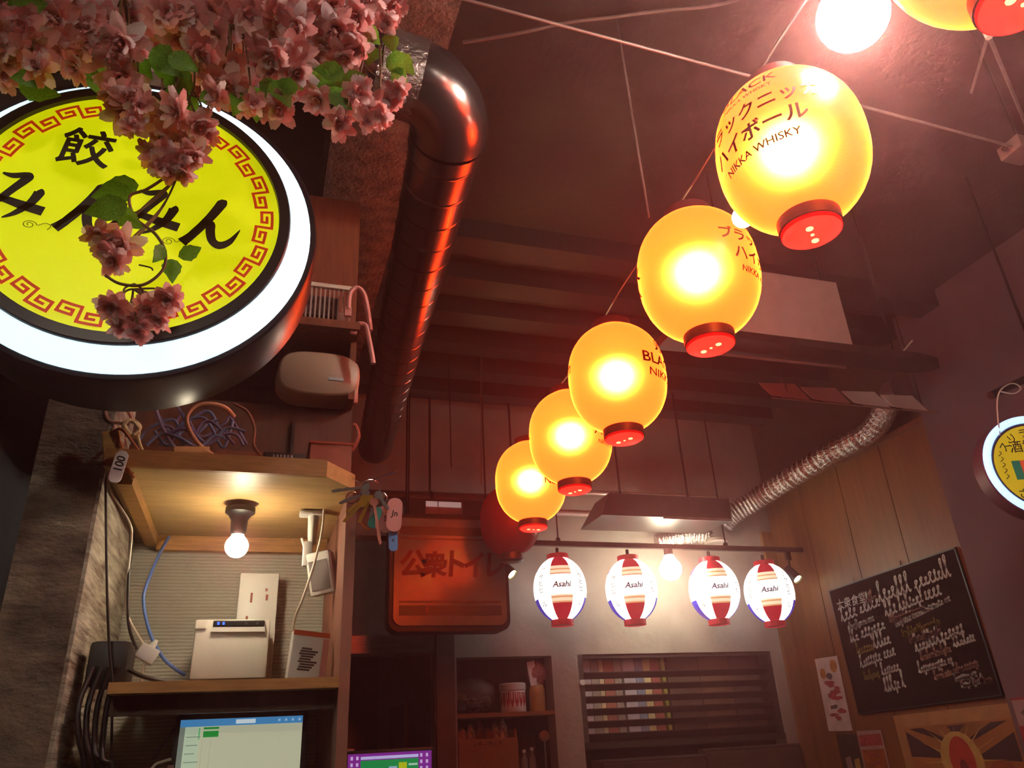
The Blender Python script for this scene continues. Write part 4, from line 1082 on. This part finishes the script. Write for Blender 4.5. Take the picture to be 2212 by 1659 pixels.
M_ch = mat('chalk_white', '#dccfc8', .9, var=.25, scale=80); M_cy = mat('chalk_yellow', '#968024', .9, var=.3, scale=80); M_cr = mat('chalk_rose', '#b4867a', .9, var=.25, scale=80)
mb = MB(); add_text(mb, '大衆食堂', .072, lambda a, b: F(a, b, .0150), .006, .1, cx=-.37, cy=.255); mb.build('chalk_line', M_ch, bd_)
for args in ((-.24, .245, .10, .05, M_cr), (-.12, .225, .58, .105, M_ch, (.1, .35, .55, .98), .04), (-.10, .135, .46, .085, M_ch, (.1, .3), .07), (-.50, .175, .36, .10, M_ch, (.2, .5), .08),
             (-.44, .115, .22, .04, M_ch), (-.08, .095, .30, .035, M_cr), (-.04, .06, .44, .045, M_ch, (.5,), .14), (-.46, .035, .30, .085, M_ch, (.3, .8), .1), (-.01, .0, .30, .035, M_cy), (-.43, -.045, .15, .06, M_cy),
             (-.27, -.03, .15, .085, M_ch), (.03, -.045, .25, .04, M_cr), (.06, -.10, .37, .085, M_ch, (.6, .9), .12), (-.43, -.125, .30, .08, M_ch, (.3, .8), .1), (.08, -.15, .22, .04, M_cr), (.34, -.115, .14, .055, M_ch),
             (-.26, -.19, .14, .065, M_ch), (-.42, -.20, .12, .045, M_cy), (-.27, -.285, .17, .075, M_ch), (.04, -.215, .26, .055, M_ch, (0,), .08), (.14, -.265, .32, .045, M_cr, (0,), .1), (.28, -.29, .15, .04, M_ch), (.31, -.325, .14, .035, M_ch), (.44, -.32, .08, .03, M_cr)):
    scrawl(*args)

# posters (u towards the viewer)
def card(name, y, z, w_, h, label, base, ang=0.0, cat='poster', x=XW):
    t = empty(name, (x, y, z), label, cat, rot=(D(ang), 0, 0))
    MB().box((-.0030, -w_ / 2, -h / 2), (-.001, w_ / 2, h / 2)).build('sheet', base, t)
    return t
def blob(t, pts, m, lay=1, nm='print'):
    return MB().add([F(u, v, .0030 + .0006 * lay) for u, v in pts], [tuple(range(len(pts)))]).build(nm, m, t)
def ell(cx, cy, a, b, n=18, w_=.0, seed=0):
    r_ = random.Random(seed); return [(cx + a * (1 + r_.uniform(-w_, w_)) * math.cos(2 * PI * k / n), cy + b * (1 + r_.uniform(-w_, w_)) * math.sin(2 * PI * k / n)) for k in range(n)]
P_or = mat('print_orange', '#c07a2a', .6, var=.2, scale=30); P_rd = mat('print_red', '#b8423c', .6, var=.25, scale=40); P_dk = mat('print_dark', '#2c1f1c', .6, var=.2); P_ye = mat('print_yellow', '#c89a50', .6, var=.15); P_gr = mat('print_grey', '#6a5a58', .6)
p1_ = card('menu_strip', 4.66, 1.72, .235, .46, 'tall narrow white menu strip with red lettering left of the chalkboard', mat('strip_paper', '#d8bcb4', .6), 1)
blob(p1_, ell(.06, .17, .035, .04), P_or); blob(p1_, ell(-.06, .13, .028, .035), P_or); blob(p1_, ell(.0, .11, .03, .02, w_=.3), P_gr)
for i in range(9):
    blob(p1_, ell(rnd.uniform(-.06, .06), .07 - .02 * i + (-.06 if i > 5 else 0), rnd.uniform(.03, .055), rnd.uniform(.010, .018), 12, .35, i), P_rd, 1 + (i % 3))
blob(p1_, [(-.05, -.075), (.02, -.068), (.02, -.09), (-.05, -.097)], P_gr)
p2_ = card('photo_flyer', 4.62, 1.27, .19, .40, 'dark photo flyer of drinks below the narrow menu strip', mat('flyer_dark', '#3f332a', .6, var=.25))
blob(p2_, [(-.05, .06), (.0, .07), (.01, -.01), (-.045, -.02)], mat('flyer_pink', '#a08478', .6)); blob(p2_, [(.03, .05), (.08, .06), (.085, -.2), (.03, -.2)], P_ye)
p3_ = card('orange_flyer', 4.40, 1.285, .22, .40, 'orange and red flyer with white border beside the dark photo flyer', mat('flyer_border', '#b89890', .6))
blob(p3_, [(-.10, .11), (.10, .115), (.10, .18), (-.10, .175)], P_rd); blob(p3_, [(-.10, -.2), (.10, -.2), (.10, .095), (-.10, .09)], mat('flyer_orange', '#b85c18', .6, var=.3, scale=12))
for i in range(6): blob(p3_, ell(rnd.uniform(-.05, .06), .06 - .045 * i, .05, .008, 10, .4, 70 + i), P_rd, 2)
p4_ = card('sunburst_poster', 3.72, 1.21, .86, .72, 'large tan sunburst poster with red ovals under the chalkboard', mat('poster_tan', '#b07a48', .6, var=.12), -1.5)
blob(p4_, [(-.37, -.36), (.40, -.36), (.40, .29), (-.37, .29)], mat('poster_inner', '#a8662e', .6, var=.2, scale=5), 1)
cx_, cy_ = .0, .10
for k in range(18):
    a = 2 * PI * (k + .3) / 18
    if k % 2: continue
    r1 = .46
    def pt(ang, r): return (max(-.36, min(.38, cx_ + r * math.cos(ang))), max(-.35, min(.28, cy_ + r * math.sin(ang))))
    blob(p4_, [pt(a - .06, .14), pt(a - .13, r1), pt(a + .17, r1), pt(a + .1, .14)], mat('poster_dark', '#43222a', .6, var=.3, scale=14), 2)
for k in range(16):
    a = 2 * PI * k / 16
    blob(p4_, [pt(a - .05, .10), pt(a, .30), pt(a + .05, .10)], P_ye, 3)
blob(p4_, ell(cx_, cy_, .145, .15), P_ye, 4); blob(p4_, ell(cx_ + .005, cy_, .085, .125), mat('poster_red', '#b83020', .6), 5); blob(p4_, ell(cx_ + .005, cy_ - .05, .03, .06), mat('poster_maroon', '#6a2420', .6), 6)
blob(p4_, ell(.25, -.03, .12, .13), mat('poster_rust', '#9a4420', .6), 5); blob(p4_, ell(.26, -.03, .055, .07), mat('poster_red', '#b83020'), 6)
p5_ = card('red_banner', 3.29 - .10, 1.10, .16, 1.0, 'red vertical banner with white top on the near right wall edge', mat('banner_red', '#a01216', .6, var=.1), 0, 'banner', PX - .001)
blob(p5_, [(-.078, .37), (.078, .37), (.078, .49), (-.078, .49)], mat('banner_white', '#b08a88', .6)); blob(p5_, ell(0, .43, .04, .02, 10, .3), P_gr, 2)

# ------------------------------------------------------------------ small round curry sign on the right
rs = empty('ring_sign', (2.845, 2.10, 2.385),  'small round yellow sign with blue-white glowing ring at the right edge', 'sign', rot=(0, 0, D(-22))); rs.scale = (1.17,) * 3
MB().lathe([(.0005, -.03), (.140, -.03)], 64, axis='Y').build('face', glow('ring_sign_yellow', '#c8a818', .55), rs)
MB().lathe([(.140, -.031), (.146, -.034), (.150, -.03)], 64, axis='Y').build('inner_rim', mat('ring_sign_rim', '#3a2c4a', .4), rs)
MB().lathe([(.149 + .0125 * (1 - math.cos(a)), -.03 - .014 * math.sin(a)) for a in [PI * k / 8 for k in range(9)]], 64, axis='Y').build('neon_ring', glow('neon_blue', '#9ec2ff', 2.2), rs, smooth=60)
MB().lathe([(.174, -.03), (.178, -.025), (.178, .035), (.17, .04), (.001, .04)], 64, axis='Y', capb=True).build('case', mat('ring_sign_case', '#5a3a4a', .5), rs, smooth=30)
def rfn(u, v): return (u, -.0315, v)
def arc_text(s, r, a0, da, size, m):
    for i, ch in enumerate(s):
        a = D(a0 - i * da); mb = MB(); cx0, cz0 = r * math.cos(a), r * math.sin(a)
        rot = a - PI / 2
        def g(u, v, cx0=cx0, cz0=cz0, rot=rot): return (cx0 + u * math.cos(rot) - v * math.sin(rot), -.0315, cz0 + u * math.sin(rot) + v * math.cos(rot))
        add_text(mb, ch, size, g, .01); mb.build('sign_character', m, rs)
M_rsk = mat('ring_sign_ink', '#2a2410', .5)
arc_text('スリランカ', .103, 142, 22, .033, M_rsk)
mb = MB(); add_text(mb, '酒場', .044, rfn, .01, cx=-.032, cy=.052); mb.build('sign_character', M_rsk, rs)
mb = MB(); add_text(mb, 'さんずい', .036, rfn, .01, cx=-.025, cy=-.105); mb.build('sign_character', M_rsk, rs)
mb = MB()
for i in range(5): mb.ribbon(smooth_path([(-.118, -.04 + i * .02), (-.106, -.03 + i * .02), (-.112, -.024 + i * .02)], 3), .003, rfn)
mb.build('side_script', mat('ring_sign_thin', '#6a6218', .5), rs)
for i, (c, x0) in enumerate((('#1c6a52', -.085), ('#d8502c', -.058), ('#7a2a2a', -.026))):
    MB().add([rfn(x0, -.045), rfn(x0 + (.027, .032, .09)[i], -.045), rfn(x0 + (.027, .032, .09)[i], .02), rfn(x0, .02)], [(0, 1, 2, 3)]).build('flag_panel', glow('flag_%d' % i, c, .4), rs)
cbk = tag(MB().tube(smooth_path([at(2160, 940, Y=2.1), at(2154, 880, Y=2.08), at(2160, 845, Y=2.06), at(2185, 828, Y=2.05), at(2205, 838, Y=2.05), at(2190, 850, Y=2.05), at(2162, 846, Y=2.06)], 6), .003, 6).build('sign_cord', M_cwh), 'pale looped cord the ring sign hangs from', 'cord')
hb_ = empty('hanging_bar', at(2150, 850, Y=2.08), 'stubby black bar holding the ring sign cord', 'bar')
MB().tube([(-.03, 0, -.012), (.5, -.02, .21)], .016, 10).build('bar', M_black, hb_)
MB().tube([(.3, 0, .14), (.3, 0, CEIL - hb_.location.z)], .006, 8).build('rod', M_blackm, hb_)
#@@P5

# ================================================================== CEILING GEAR
# shiny spiral duct with an elbow
dc = empty('spiral_duct', (.45, 2.5, 3.1), 'shiny round metal duct with a bend running along the ceiling beam', 'duct')
M_duct = mat('duct_metal', '#948684', .24, .95, var=.06, scale=4)
O = dc.location
Rd = .102
e = []
S0 = Vector((.395, 1.62, 3.05)); S1 = Vector((.60, 4.45, 3.20)); tdir = (S1 - S0).normalized()
C1 = S0 - tdir * .02
# elbow: from heading back towards the viewer to heading left
Bc = C1 + Vector((-.115, 0, .03)); pts = []
for k in range(11):
    a = PI / 2 * k / 10
    pts.append(Bc + (C1 - Bc) * math.cos(a) + Vector((0, -1, .12)).normalized() * .13 * math.sin(a))
end = pts[-1]; pts2 = [end, end + Vector((-.25, 0, .04)), end + Vector((-.9, .02, .12))]
el = MB().tube([p - O for p in pts], Rd + .004, 28, cap=False).build('elbow', M_duct, dc, smooth=60)
MB().tube([p - O for p in pts2], Rd, 28, cap=False).build('left_run', M_duct, dc, smooth=60)
MB().tube([S0 - O, S1 - O], Rd, 28, cap=False).build('straight_run', M_duct, dc, smooth=60)
n_ = 22
for k in range(n_):
    p = S0 + (S1 - S0) * ((k + .3) / n_) - O; q = p + tdir * .008
    MB().tube([p - tdir * .004, p, q, q + tdir * .004], [Rd, Rd + .0018, Rd + .0018, Rd], 28, cap=False).build('seam', M_duct, dc, smooth=60)
MB().tube([S0 - tdir * .03 - O, S0 + tdir * .025 - O], Rd + .006, 28, cap=False).build('collar', M_duct, dc, smooth=60)
MB().tube([end + Vector((.012, 0, 0)) - O, end + Vector((-.10, 0, .016)) - O], Rd + .007, 28, cap=False).build('tape_wrap', mat('foil_tape', '#d8ccc8', .25, .9, bump=1.0, bscale=60, var=.2), dc)
for y in (2.4, 3.6):
    f_ = (y - S0.y) / (S1.y - S0.y); p = S0 + (S1 - S0) * f_ - O
    MB().tube([p + Vector((0, 0, Rd)), Vector((p.x, p.y, CEIL - O.z))], .004, 6).build('hanger', M_blackm, dc)

# dark canopy with pale panel at the right
hc = empty('ceiling_canopy', (2.3, 2.3, 2.93), 'wide dark ceiling canopy with a pale panel above the round ring sign', 'canopy')
M_can = mat('canopy_dark', '#3a2c2a', .35, .3, var=.12)
plate = [(-.85, -.02), (.36, -.02), (.47, .0), (.50, .03), (.48, .07), (.40, .10), (-.85, .14)]
MB().prism(plate, lambda u, v, d: (u, v, d), .0, .035).build('plate', M_can, hc)
MB().tube([(-.6, .10, -.01), (.05, .10, -.01)], .006, 8).build('rail', mat('canopy_rail', '#8a6a66', .4, .4), hc)
MB().box((-.62, .0, .035), (.02, .02, .36)).build('pale_panel', mat('canopy_panel', '#b08880', .7, var=.06), hc)
MB().box((-.62, .02, .035), (.02, .13, .36)).build('duct_box', M_can, hc)
for x in (-.5, 0.0, .3): MB().tube([(x, .06, .03), (x, .06, CEIL - 2.93)], .006, 8).build('drop_rod', M_blackm, hc)
MB().tube([(.05, .1, .09), (.3, .02, .05), (.38, .02, .12)], .004, 6).build('cross_wire', M_cwh, hc)
# row of four tilted cards on a rail
cr = empty('card_rail', (2.95, 2.98, 3.05), 'thin rail under the dark canopy holding four tilted cards', 'rail')
MB().box((-.55, -.004, -.012), (.52, .004, -.002)).build('strip', mat('card_rail_wood', '#9a6a5c', .6), cr)
for x in (-.45, .42): MB().tube([(x, 0, 0), (x, 0, CEIL - 3.05)], .003, 6).build('wire', M_blackm, cr)
for i in range(4):
    c_ = empty('hanging_card', (2.50 + i * .255, 2.985 - .006, 3.05), ('leftmost', 'second', 'third', 'rightmost')[i] + ' of four tilted pinkish cards under the dark canopy', 'card', 'cards under the canopy')
    mb = MB().add([(-.10, -.004, 0), (.13, -.004, -.004), (.06, .004, .085), (-.16, .004, .07), (-.10, -.001, 0), (.13, -.001, -.004), (.06, .007, .085), (-.16, .007, .07)], [(0, 1, 2, 3), (4, 5, 6, 7), (0, 1, 5, 4), (1, 2, 6, 5), (2, 3, 7, 6), (3, 0, 4, 7)])
    mb.build('sheet', mat('card_pink', '#e8bcb0', .7, var=.06), c_)
    MB().tube([(-.13, -.003, .0), (-.05, -.003, -.008)], .004, 6).build('clip', M_blackm, c_)

# tie rods and wires
def rod(name, a, b, r, m, label, cat='rod'): return tag(MB().tube([a, b], r, 8).build(name, m, smooth=60), label, cat)
rod('tie_rod', (.15, 1.30, 3.236), (2.30, 1.34, 3.195), .0042, mat('rod_metal', '#7c6864', .45, .3), 'thin straight tie rod crossing behind the lettered lantern')
rod('hanging_wire', (1.048, 1.70, CEIL), (1.055, 1.70, 2.965), .0035, mat('rod_metal', '#b09a94'), 'near-vertical wire from the ceiling down to the lantern cable', 'wire')
cable('ceiling_cable', [at(1000, 92, Z=3.6), at(1130, 70, Z=3.6), at(1230, 48, Z=3.62), at(1330, 36, Z=3.65), at(1440, 22, Z=3.68), at(1520, 15, Z=3.7), at(1590, 0, Z=3.75), at(1640, -30, Z=3.82)], .006, mat('ceiling_lead', '#5a4440', .6), 'sagging brown cable looped along the ceiling')
jb = empty('junction_box', at(2195, 325, Z=3.195), 'small pale bracket box where the tie rod ends', 'box')
MB().rbox((-.03, -.04, -.02), (.06, .04, .03), .004).build('body', mat('bracket_metal', '#8a6e68', .45, .4), jb)
MB().lathe([(.012, -.05), (.012, -.03)], 12, (0, 0, 0), 'X', capa=True).build('nut', M_chrome, jb)
MB().tube([(.03, 0, .03), (.03, 0, CEIL - jb.location.z)], .006, 8).build('drop_rod', M_blackm, jb)
ws = empty('wire_strut', at(2130, 65, Z=3.30), 'pair of thin struts splaying from a small white plug at top right', 'strut')
MB().lathe([(.010, -.03), (.012, .02), (.006, .03)], 12, capa=True, capb=True).build('plug', M_cream, ws)
q0 = ws.location
MB().tube([(0, 0, -.02), at(2098, 200, Z=3.36) - q0], .005, 6).build('strut_arm', mat('rod_metal', '#b09a94'), ws)
MB().tube([(0, 0, -.02), at(2225, 290, Z=3.40) - q0], .006, 6).build('strut_arm', mat('rod_metal', '#b09a94'), ws)
MB().tube([(0, 0, .02), (0, 0, CEIL - q0.z)], .004, 6).build('drop_wire', M_blackm, ws)
for i, (xx, y0, y1, lab) in enumerate(((975, 640, 1010, 'thin dark wire hanging left of the lantern row at the back'), (1040, 560, 1048, 'thin pale wire hanging just above the dark red lantern'))):
    a, b = at(xx - 8, y0, Y=4.3), at(xx, y1, Y=4.3); rod('hanging_wire', (a.x, 4.3, CEIL), (b.x, 4.3, b.z), .004, M_blackm if i == 0 else mat('rod_metal', '#b09a94'), lab, 'wire')
#@@P6

# ================================================================== CHERRY BLOSSOM SPRAYS
M_pet = [mat('petal_pale', '#ffd2cc', .6, var=.10, scale=30, col2='#f8a8a4', transl=.6), mat('petal_pink', '#fcb8b4', .6, var=.1, scale=30, col2='#f0908e', transl=.6), mat('petal_blush', '#fdeae6', .6, var=.1, scale=30, col2='#f6c4c6', transl=.6)]
M_leaf = mat('leaf_green', '#7cab38', .5, var=.2, scale=25, col2='#4f8426', transl=.6)
M_stem = mat('stem_brown', '#6a4a2a', .7, var=.15)
M_calyx = mat('calyx', '#9a7a3a', .6)


def blossom_mesh(seed):
    rnd = random.Random(seed); mb = MB()
    for ring_, (n, tilt, ln, wd) in enumerate(((8, 2, 1.08, .52), (8, 24, .98, .46), (7, 48, .80, .38), (5, 68, .55, .28))):
        for k in range(n):
            a = 2 * PI * (k + .5 * (ring_ % 2)) / n + rnd.uniform(-.2, .2); tl = D(tilt + rnd.uniform(-22, 20)); L_ = ln * rnd.uniform(.7, 1.15); W_ = wd * rnd.uniform(.85, 1.15)
            vs = []; NU, NV = 4, 5
            cup = rnd.uniform(-.25, .3); tw = rnd.uniform(-.25, .25)
            for i in range(NV):
                t = i / (NV - 1); half = W_ * .5 * math.sin(PI * min(1, .12 + t * .80)) ** .7
                for j in range(NU + 1):
                    s = j / NU * 2 - 1
                    notch = -.13 * (1 - abs(s)) if t > .95 else 0
                    x = t * L_ * (1 - .10 * s * s * t) + notch * L_; y = s * half
                    z = cup * t * t * L_ * .5 + .12 * s * s * half + .05 * math.sin(6 * s + 9 * t + seed) * t + tw * s * t * .2
                    X = x * math.cos(tl) - z * math.sin(tl); Z = x * math.sin(tl) + z * math.cos(tl)
                    vs.append((X * math.cos(a) - y * math.sin(a), X * math.sin(a) + y * math.cos(a), Z))
            mb.cur = (ring_ + k) % 3 if ring_ < 3 else 1
            mb.add(vs, [(i * (NU + 1) + j, i * (NU + 1) + j + 1, (i + 1) * (NU + 1) + j + 1, (i + 1) * (NU + 1) + j) for i in range(NV - 1) for j in range(NU)])
    me = bpy.data.meshes.new('blossom'); me.from_pydata([tuple(v) for v in mb.v], [], mb.f)
    for m in M_pet: me.materials.append(m)
    me.polygons.foreach_set('material_index', mb.mi)
    for p in me.polygons: p.use_smooth = True
    return me


def leaf_mesh(seed):
    rnd = random.Random(seed); mb = MB(); n = 9; vs = []
    for i in range(n):
        t = i / (n - 1); h = .30 * math.sin(PI * t ** .8) * (1 + .14 * (i % 2)) + .004
        z = -.15 * t * t + .02 * math.sin(t * 9 + seed)
        vs += [(t, -h, z + .10 * h / .3), (t, 0, z), (t, h, z + .10 * h / .3)]
    mb.add(vs, [(3 * i + j, 3 * i + j + 1, 3 * i + j + 4, 3 * i + j + 3) for i in range(n - 1) for j in range(2)])
    return mb.mesh('leaf', M_leaf, 60)


BLO = [blossom_mesh(i) for i in range(6)]; LEA = [leaf_mesh(i) for i in range(3)]
rb_ = random.Random(5)


def aim(o, d, roll):
    q = Vector(d).to_track_quat('Z', 'Y'); o.rotation_mode = 'QUATERNION'
    o.rotation_quaternion = q @ Matrix.Rotation(roll, 3, 'Z').to_quaternion()


def spray(label, Y, root, blossoms, leaves=(), vines=()):
    """root pixel, blossoms (px, py, radius px, dY), leaves (px, py, length px, angle)"""
    R0 = at(*root, Y=Y); t = empty('blossom_spray', R0, label, 'flowers', 'artificial cherry blossom sprays')
    for (bx, by_, rp, *dy) in blossoms:
        y = Y + (dy[0] if dy else rb_.uniform(-.03, .03)); p = at(bx, by_, Y=y)
        r = rp * (p - EYE).length / FPX * .93
        o = bpy.data.objects.new('blossom', BLO[rb_.randrange(6)]); COL.objects.link(o); o.parent = t; o.location = p - R0
        o.scale = (r, r, r * rb_.uniform(.75, .95))
        d = (EYE - p).normalized() * .75 + Vector((rb_.uniform(-.7, .7), rb_.uniform(-.3, .3), rb_.uniform(-.9, .2))); aim(o, d, rb_.uniform(0, 6))
        back = o.location - d.normalized() * r * .08
        mid = (back + Vector((0, .02, .02))) * .5 + Vector((rb_.uniform(-.01, .01), .02, .012))
        MB().tube(smooth_path([back, mid, Vector((0, .015, 0))], 4), [.0022, *([.0016] * 7), .0012][:9], 5).build('stalk', M_stem, t)
        MB().lathe([(.001, -.1), (.16, .0), (.14, .12)], 8, capb=False).build('calyx', M_calyx, o)
    for (lx, ly, lp, ang) in leaves:
        y = Y + rb_.uniform(-.02, .03); p = at(lx, ly, Y=y); s = lp * (p - EYE).length / FPX
        o = bpy.data.objects.new('leaf', LEA[rb_.randrange(3)]); COL.objects.link(o); o.parent = t; o.location = p - R0; o.scale = (s, s, s)
        c = Matrix((Vector((math.cos(D(ang)), -.15, math.sin(D(ang)))).normalized(), Vector((0, 0, 0)), Vector((0, 0, 0))))
        ex = Vector((math.cos(D(ang)), -.15, math.sin(D(ang)))).normalized(); nz = (EYE - p).normalized() + Vector((rb_.uniform(-.4, .4), 0, rb_.uniform(-.4, .3)))
        nz = (nz - ex * nz.dot(ex)).normalized(); ey = nz.cross(ex)
        o.rotation_mode = 'QUATERNION'; o.rotation_quaternion = Matrix((ex, ey, nz)).transposed().to_quaternion()
    for (v, r) in vines:
        MB().tube(smooth_path([at(a, b, Y=Y + (c[0] if c else 0)) - R0 for a, b, *c in v], 6), r, 6).build('vine', M_stem, t, smooth=60)
    return t


spray('pale blossom spray at the far left edge above the round sign', .98, (20, -40),
      [(20, 60, 62), (70, 105, 58), (52, 60, 50), (85, 145, 40), (5, 125, 50), (20, 10, 60), (-10, 80, 60), (8, 165, 36, .05), (40, 135, 40, .05)], [(5, 20, 70, 20), (40, 178, 70, -20), (95, 170, 50, 200)], [([(20, -80), (20, -40), (15, 60)], .003)])
spray('pale blossom spray with drooping petals above the left of the round sign', 1.0, (150, -40),
      [(150, 110, 52), (120, 40, 56), (165, 145, 40), (185, 60, 56), (210, 105, 48), (110, 5, 60), (175, 5, 55), (95, 75, 45, .06), (130, 95, 45, .07)], [(210, 150, 60, -30), (60, 25, 60, 10), (185, 172, 55, -10)], [([(150, -80), (150, -40), (150, 60)], .003)])
spray('salmon blossom spray drooping over the top rim of the round sign', .94, (262, -30),
      [(262, 90, 52), (245, 125, 45), (262, 165, 52), (280, 205, 50), (262, 245, 46), (285, 265, 38), (300, 225, 36), (245, 205, 34), (232, 50, 55, .08), (285, 40, 56, .07)], [(330, 105, 80, -50), (365, 120, 60, -30), (300, 130, 50, -60)], [([(262, -80), (262, -30), (262, 80)], .003)])
spray('pink blossom spray in the middle of the top garland', .98, (390, -40),
      [(385, 80, 52), (410, 40, 55), (430, 110, 56), (452, 155, 54), (360, 30, 54), (345, 75, 42, .06), (470, 75, 52), (475, 130, 48, .04), (330, 5, 55, .05), (400, 0, 60, .05)], [(350, 130, 75, -70), (385, 150, 60, -60), (415, 205, 55, -160), (340, 45, 60, 40)], [([(390, -80), (390, -40), (400, 60)], .003)])
spray('thick salmon blossom bunch hanging over the second character of the round sign', .97, (385, 140),
      [(345, 255, 48), (385, 240, 52), (430, 268, 46), (360, 300, 54), (405, 305, 54), (375, 345, 52), (420, 335, 40), (330, 330, 38), (345, 360, 34), (395, 372, 36), (445, 290, 30)], [(412, 222, 60, -150), (430, 215, 55, 20), (405, 212, 45, -60)],
      [([(385, 120), (382, 170), (375, 220)], .0022), ([(350, 170), (352, 200), (355, 240)], .0018), ([(420, 150), (418, 190), (400, 230)], .0018), ([(455, 180), (455, 215), (440, 250)], .0016)])
spray('pink blossom spray spilling over the right shoulder of the round sign', .98, (500, -40),
      [(490, 180, 52), (520, 215, 42), (505, 150, 46), (470, 205, 44), (545, 225, 36), (530, 30, 58), (500, 80, 50, .06), (560, 10, 54), (450, 20, 56, .05)], [(540, 185, 90, -75), (560, 180, 55, -20), (530, 195, 70, -100)], [([(500, -80), (500, -40), (495, 140)], .003)])
spray('largest full pink blossom spray near the middle of the garland', .95, (610, -40),
      [(600, 70, 60), (625, 125, 66), (580, 120, 50), (640, 155, 50), (590, 150, 44), (565, 75, 52, .05), (640, 60, 50), (610, 20, 60), (650, 10, 52)], [(590, 175, 70, -60), (670, 150, 60, -40), (560, 190, 60, -10), (645, 190, 50, 190)], [([(610, -80), (610, -40), (610, 60)], .003)])
spray('single pink blossom hanging below the garland right of the round sign', 1.0, (600, 170),
      [(600, 235, 46), (572, 240, 30), (620, 215, 30)], [(560, 175, 60, -30), (590, 195, 50, -60)], [([(600, 140), (598, 180), (600, 215)], .0018)])
spray('rosy blossom spray at the right end of the garland by the metal duct', .97, (740, -40),
      [(720, 60, 54), (755, 85, 58), (700, 95, 50), (740, 120, 50), (775, 105, 40), (690, 45, 52), (770, 35, 54), (715, 10, 60), (680, 125, 40), (660, 95, 46, .05)], [(790, 60, 50, -60), (745, 160, 60, 190), (700, 170, 70, -140), (690, 190, 60, -30)], [([(740, -80), (740, -40), (740, 50)], .003)])
spray('rosy blossom spray touching the duct bend at the top', .99, (830, -40),
      [(820, 25, 50), (850, 10, 44), (800, 5, 50), (838, 50, 32), (790, 30, 45, .05)], [(845, 115, 65, -70), (815, 105, 55, -110), (860, 120, 55, -60), (840, 75, 50, -80)], [([(830, -80), (830, -40), (835, 60), (828, 110), (822, 160)], .0022)])
spray('loose rose-pink blossom spray hanging lowest right beside the duct', .97, (790, 130),
      [(690, 215, 42), (730, 265, 44), (775, 200, 42), (800, 235, 50), (840, 215, 44), (755, 225, 40), (825, 250, 34), (860, 195, 34), (745, 240, 34, .04), (790, 262, 34)], [(715, 195, 60, -50), (735, 175, 55, 20), (850, 150, 50, -60), (700, 170, 50, -20)], [([(790, 100), (780, 150), (770, 190)], .002), ([(820, 100), (822, 150), (820, 190)], .002)])
spray('drooping vine with one salmon blossom curling across the sign lettering', .99, (380, 372),
      [(215, 505, 44), (245, 560, 46), (265, 530, 48), (235, 530, 40)], [(300, 400, 62, 200), (285, 412, 70, -150), (275, 440, 75, 215), (255, 455, 60, -40), (385, 555, 48, 30), (370, 560, 55, -80), (352, 530, 45, -100)],
      [([(380, 365), (350, 388), (315, 410), (280, 425), (292, 470), (335, 505), (357, 545), (350, 585), (310, 615), (260, 613), (228, 595)], .0022), ([(300, 572), (325, 578), (330, 584)], .0012)])
spray('faded pink blossom bunch hanging lowest, over the bottom rim of the sign', 1.0, (285, 612),
      [(245, 660, 44), (285, 690, 48), (325, 668, 46), (365, 645, 44), (300, 715, 34), (345, 690, 34), (260, 705, 30)], [(300, 640, 30, -70)], [([(290, 613), (268, 625), (272, 660)], .0014), ([(290, 613), (310, 630), (300, 670)], .0014)])
# dim blossoms further back in the garland
spray('shaded blossom spray deep behind the front of the garland', 1.12, (420, -60),
      [(x, y, 50, rb_.uniform(-.04, .06)) for x, y in ((80, 30), (160, 90), (240, 20), (300, 120), (330, 60), (430, 60), (500, 30), (530, 110), (560, 150), (650, 90), (680, 20), (760, 60), (640, 170), (700, 140), (60, 110), (200, 60), (450, 0), (590, 20))],
      [(x, y, 75, rb_.uniform(-180, 0)) for x, y in ((60, 15), (130, 60), (220, 150), (330, 20), (500, 110), (570, 165), (680, 150), (720, 170), (400, 40), (640, 30))], [([(-40, -70), (200, -60), (420, -60), (640, -60), (880, -70)], .006)])
#@@P7

# small emitters are seen directly but need no light sampling of their own
for m in bpy.data.materials:
    if m.name not in ('bulb_glass', 'hall_fill_glass', 'cable_fill_glass', 'lit_lantern_vinyl', 'sign_rim_light', 'sign_yellow', 'back_bulb_glass', 'lantern_white', 'neon_blue', 'nook_bulb_glass', 'scr_c8c6a8'):
        m.cycles.emission_sampling = 'NONE'
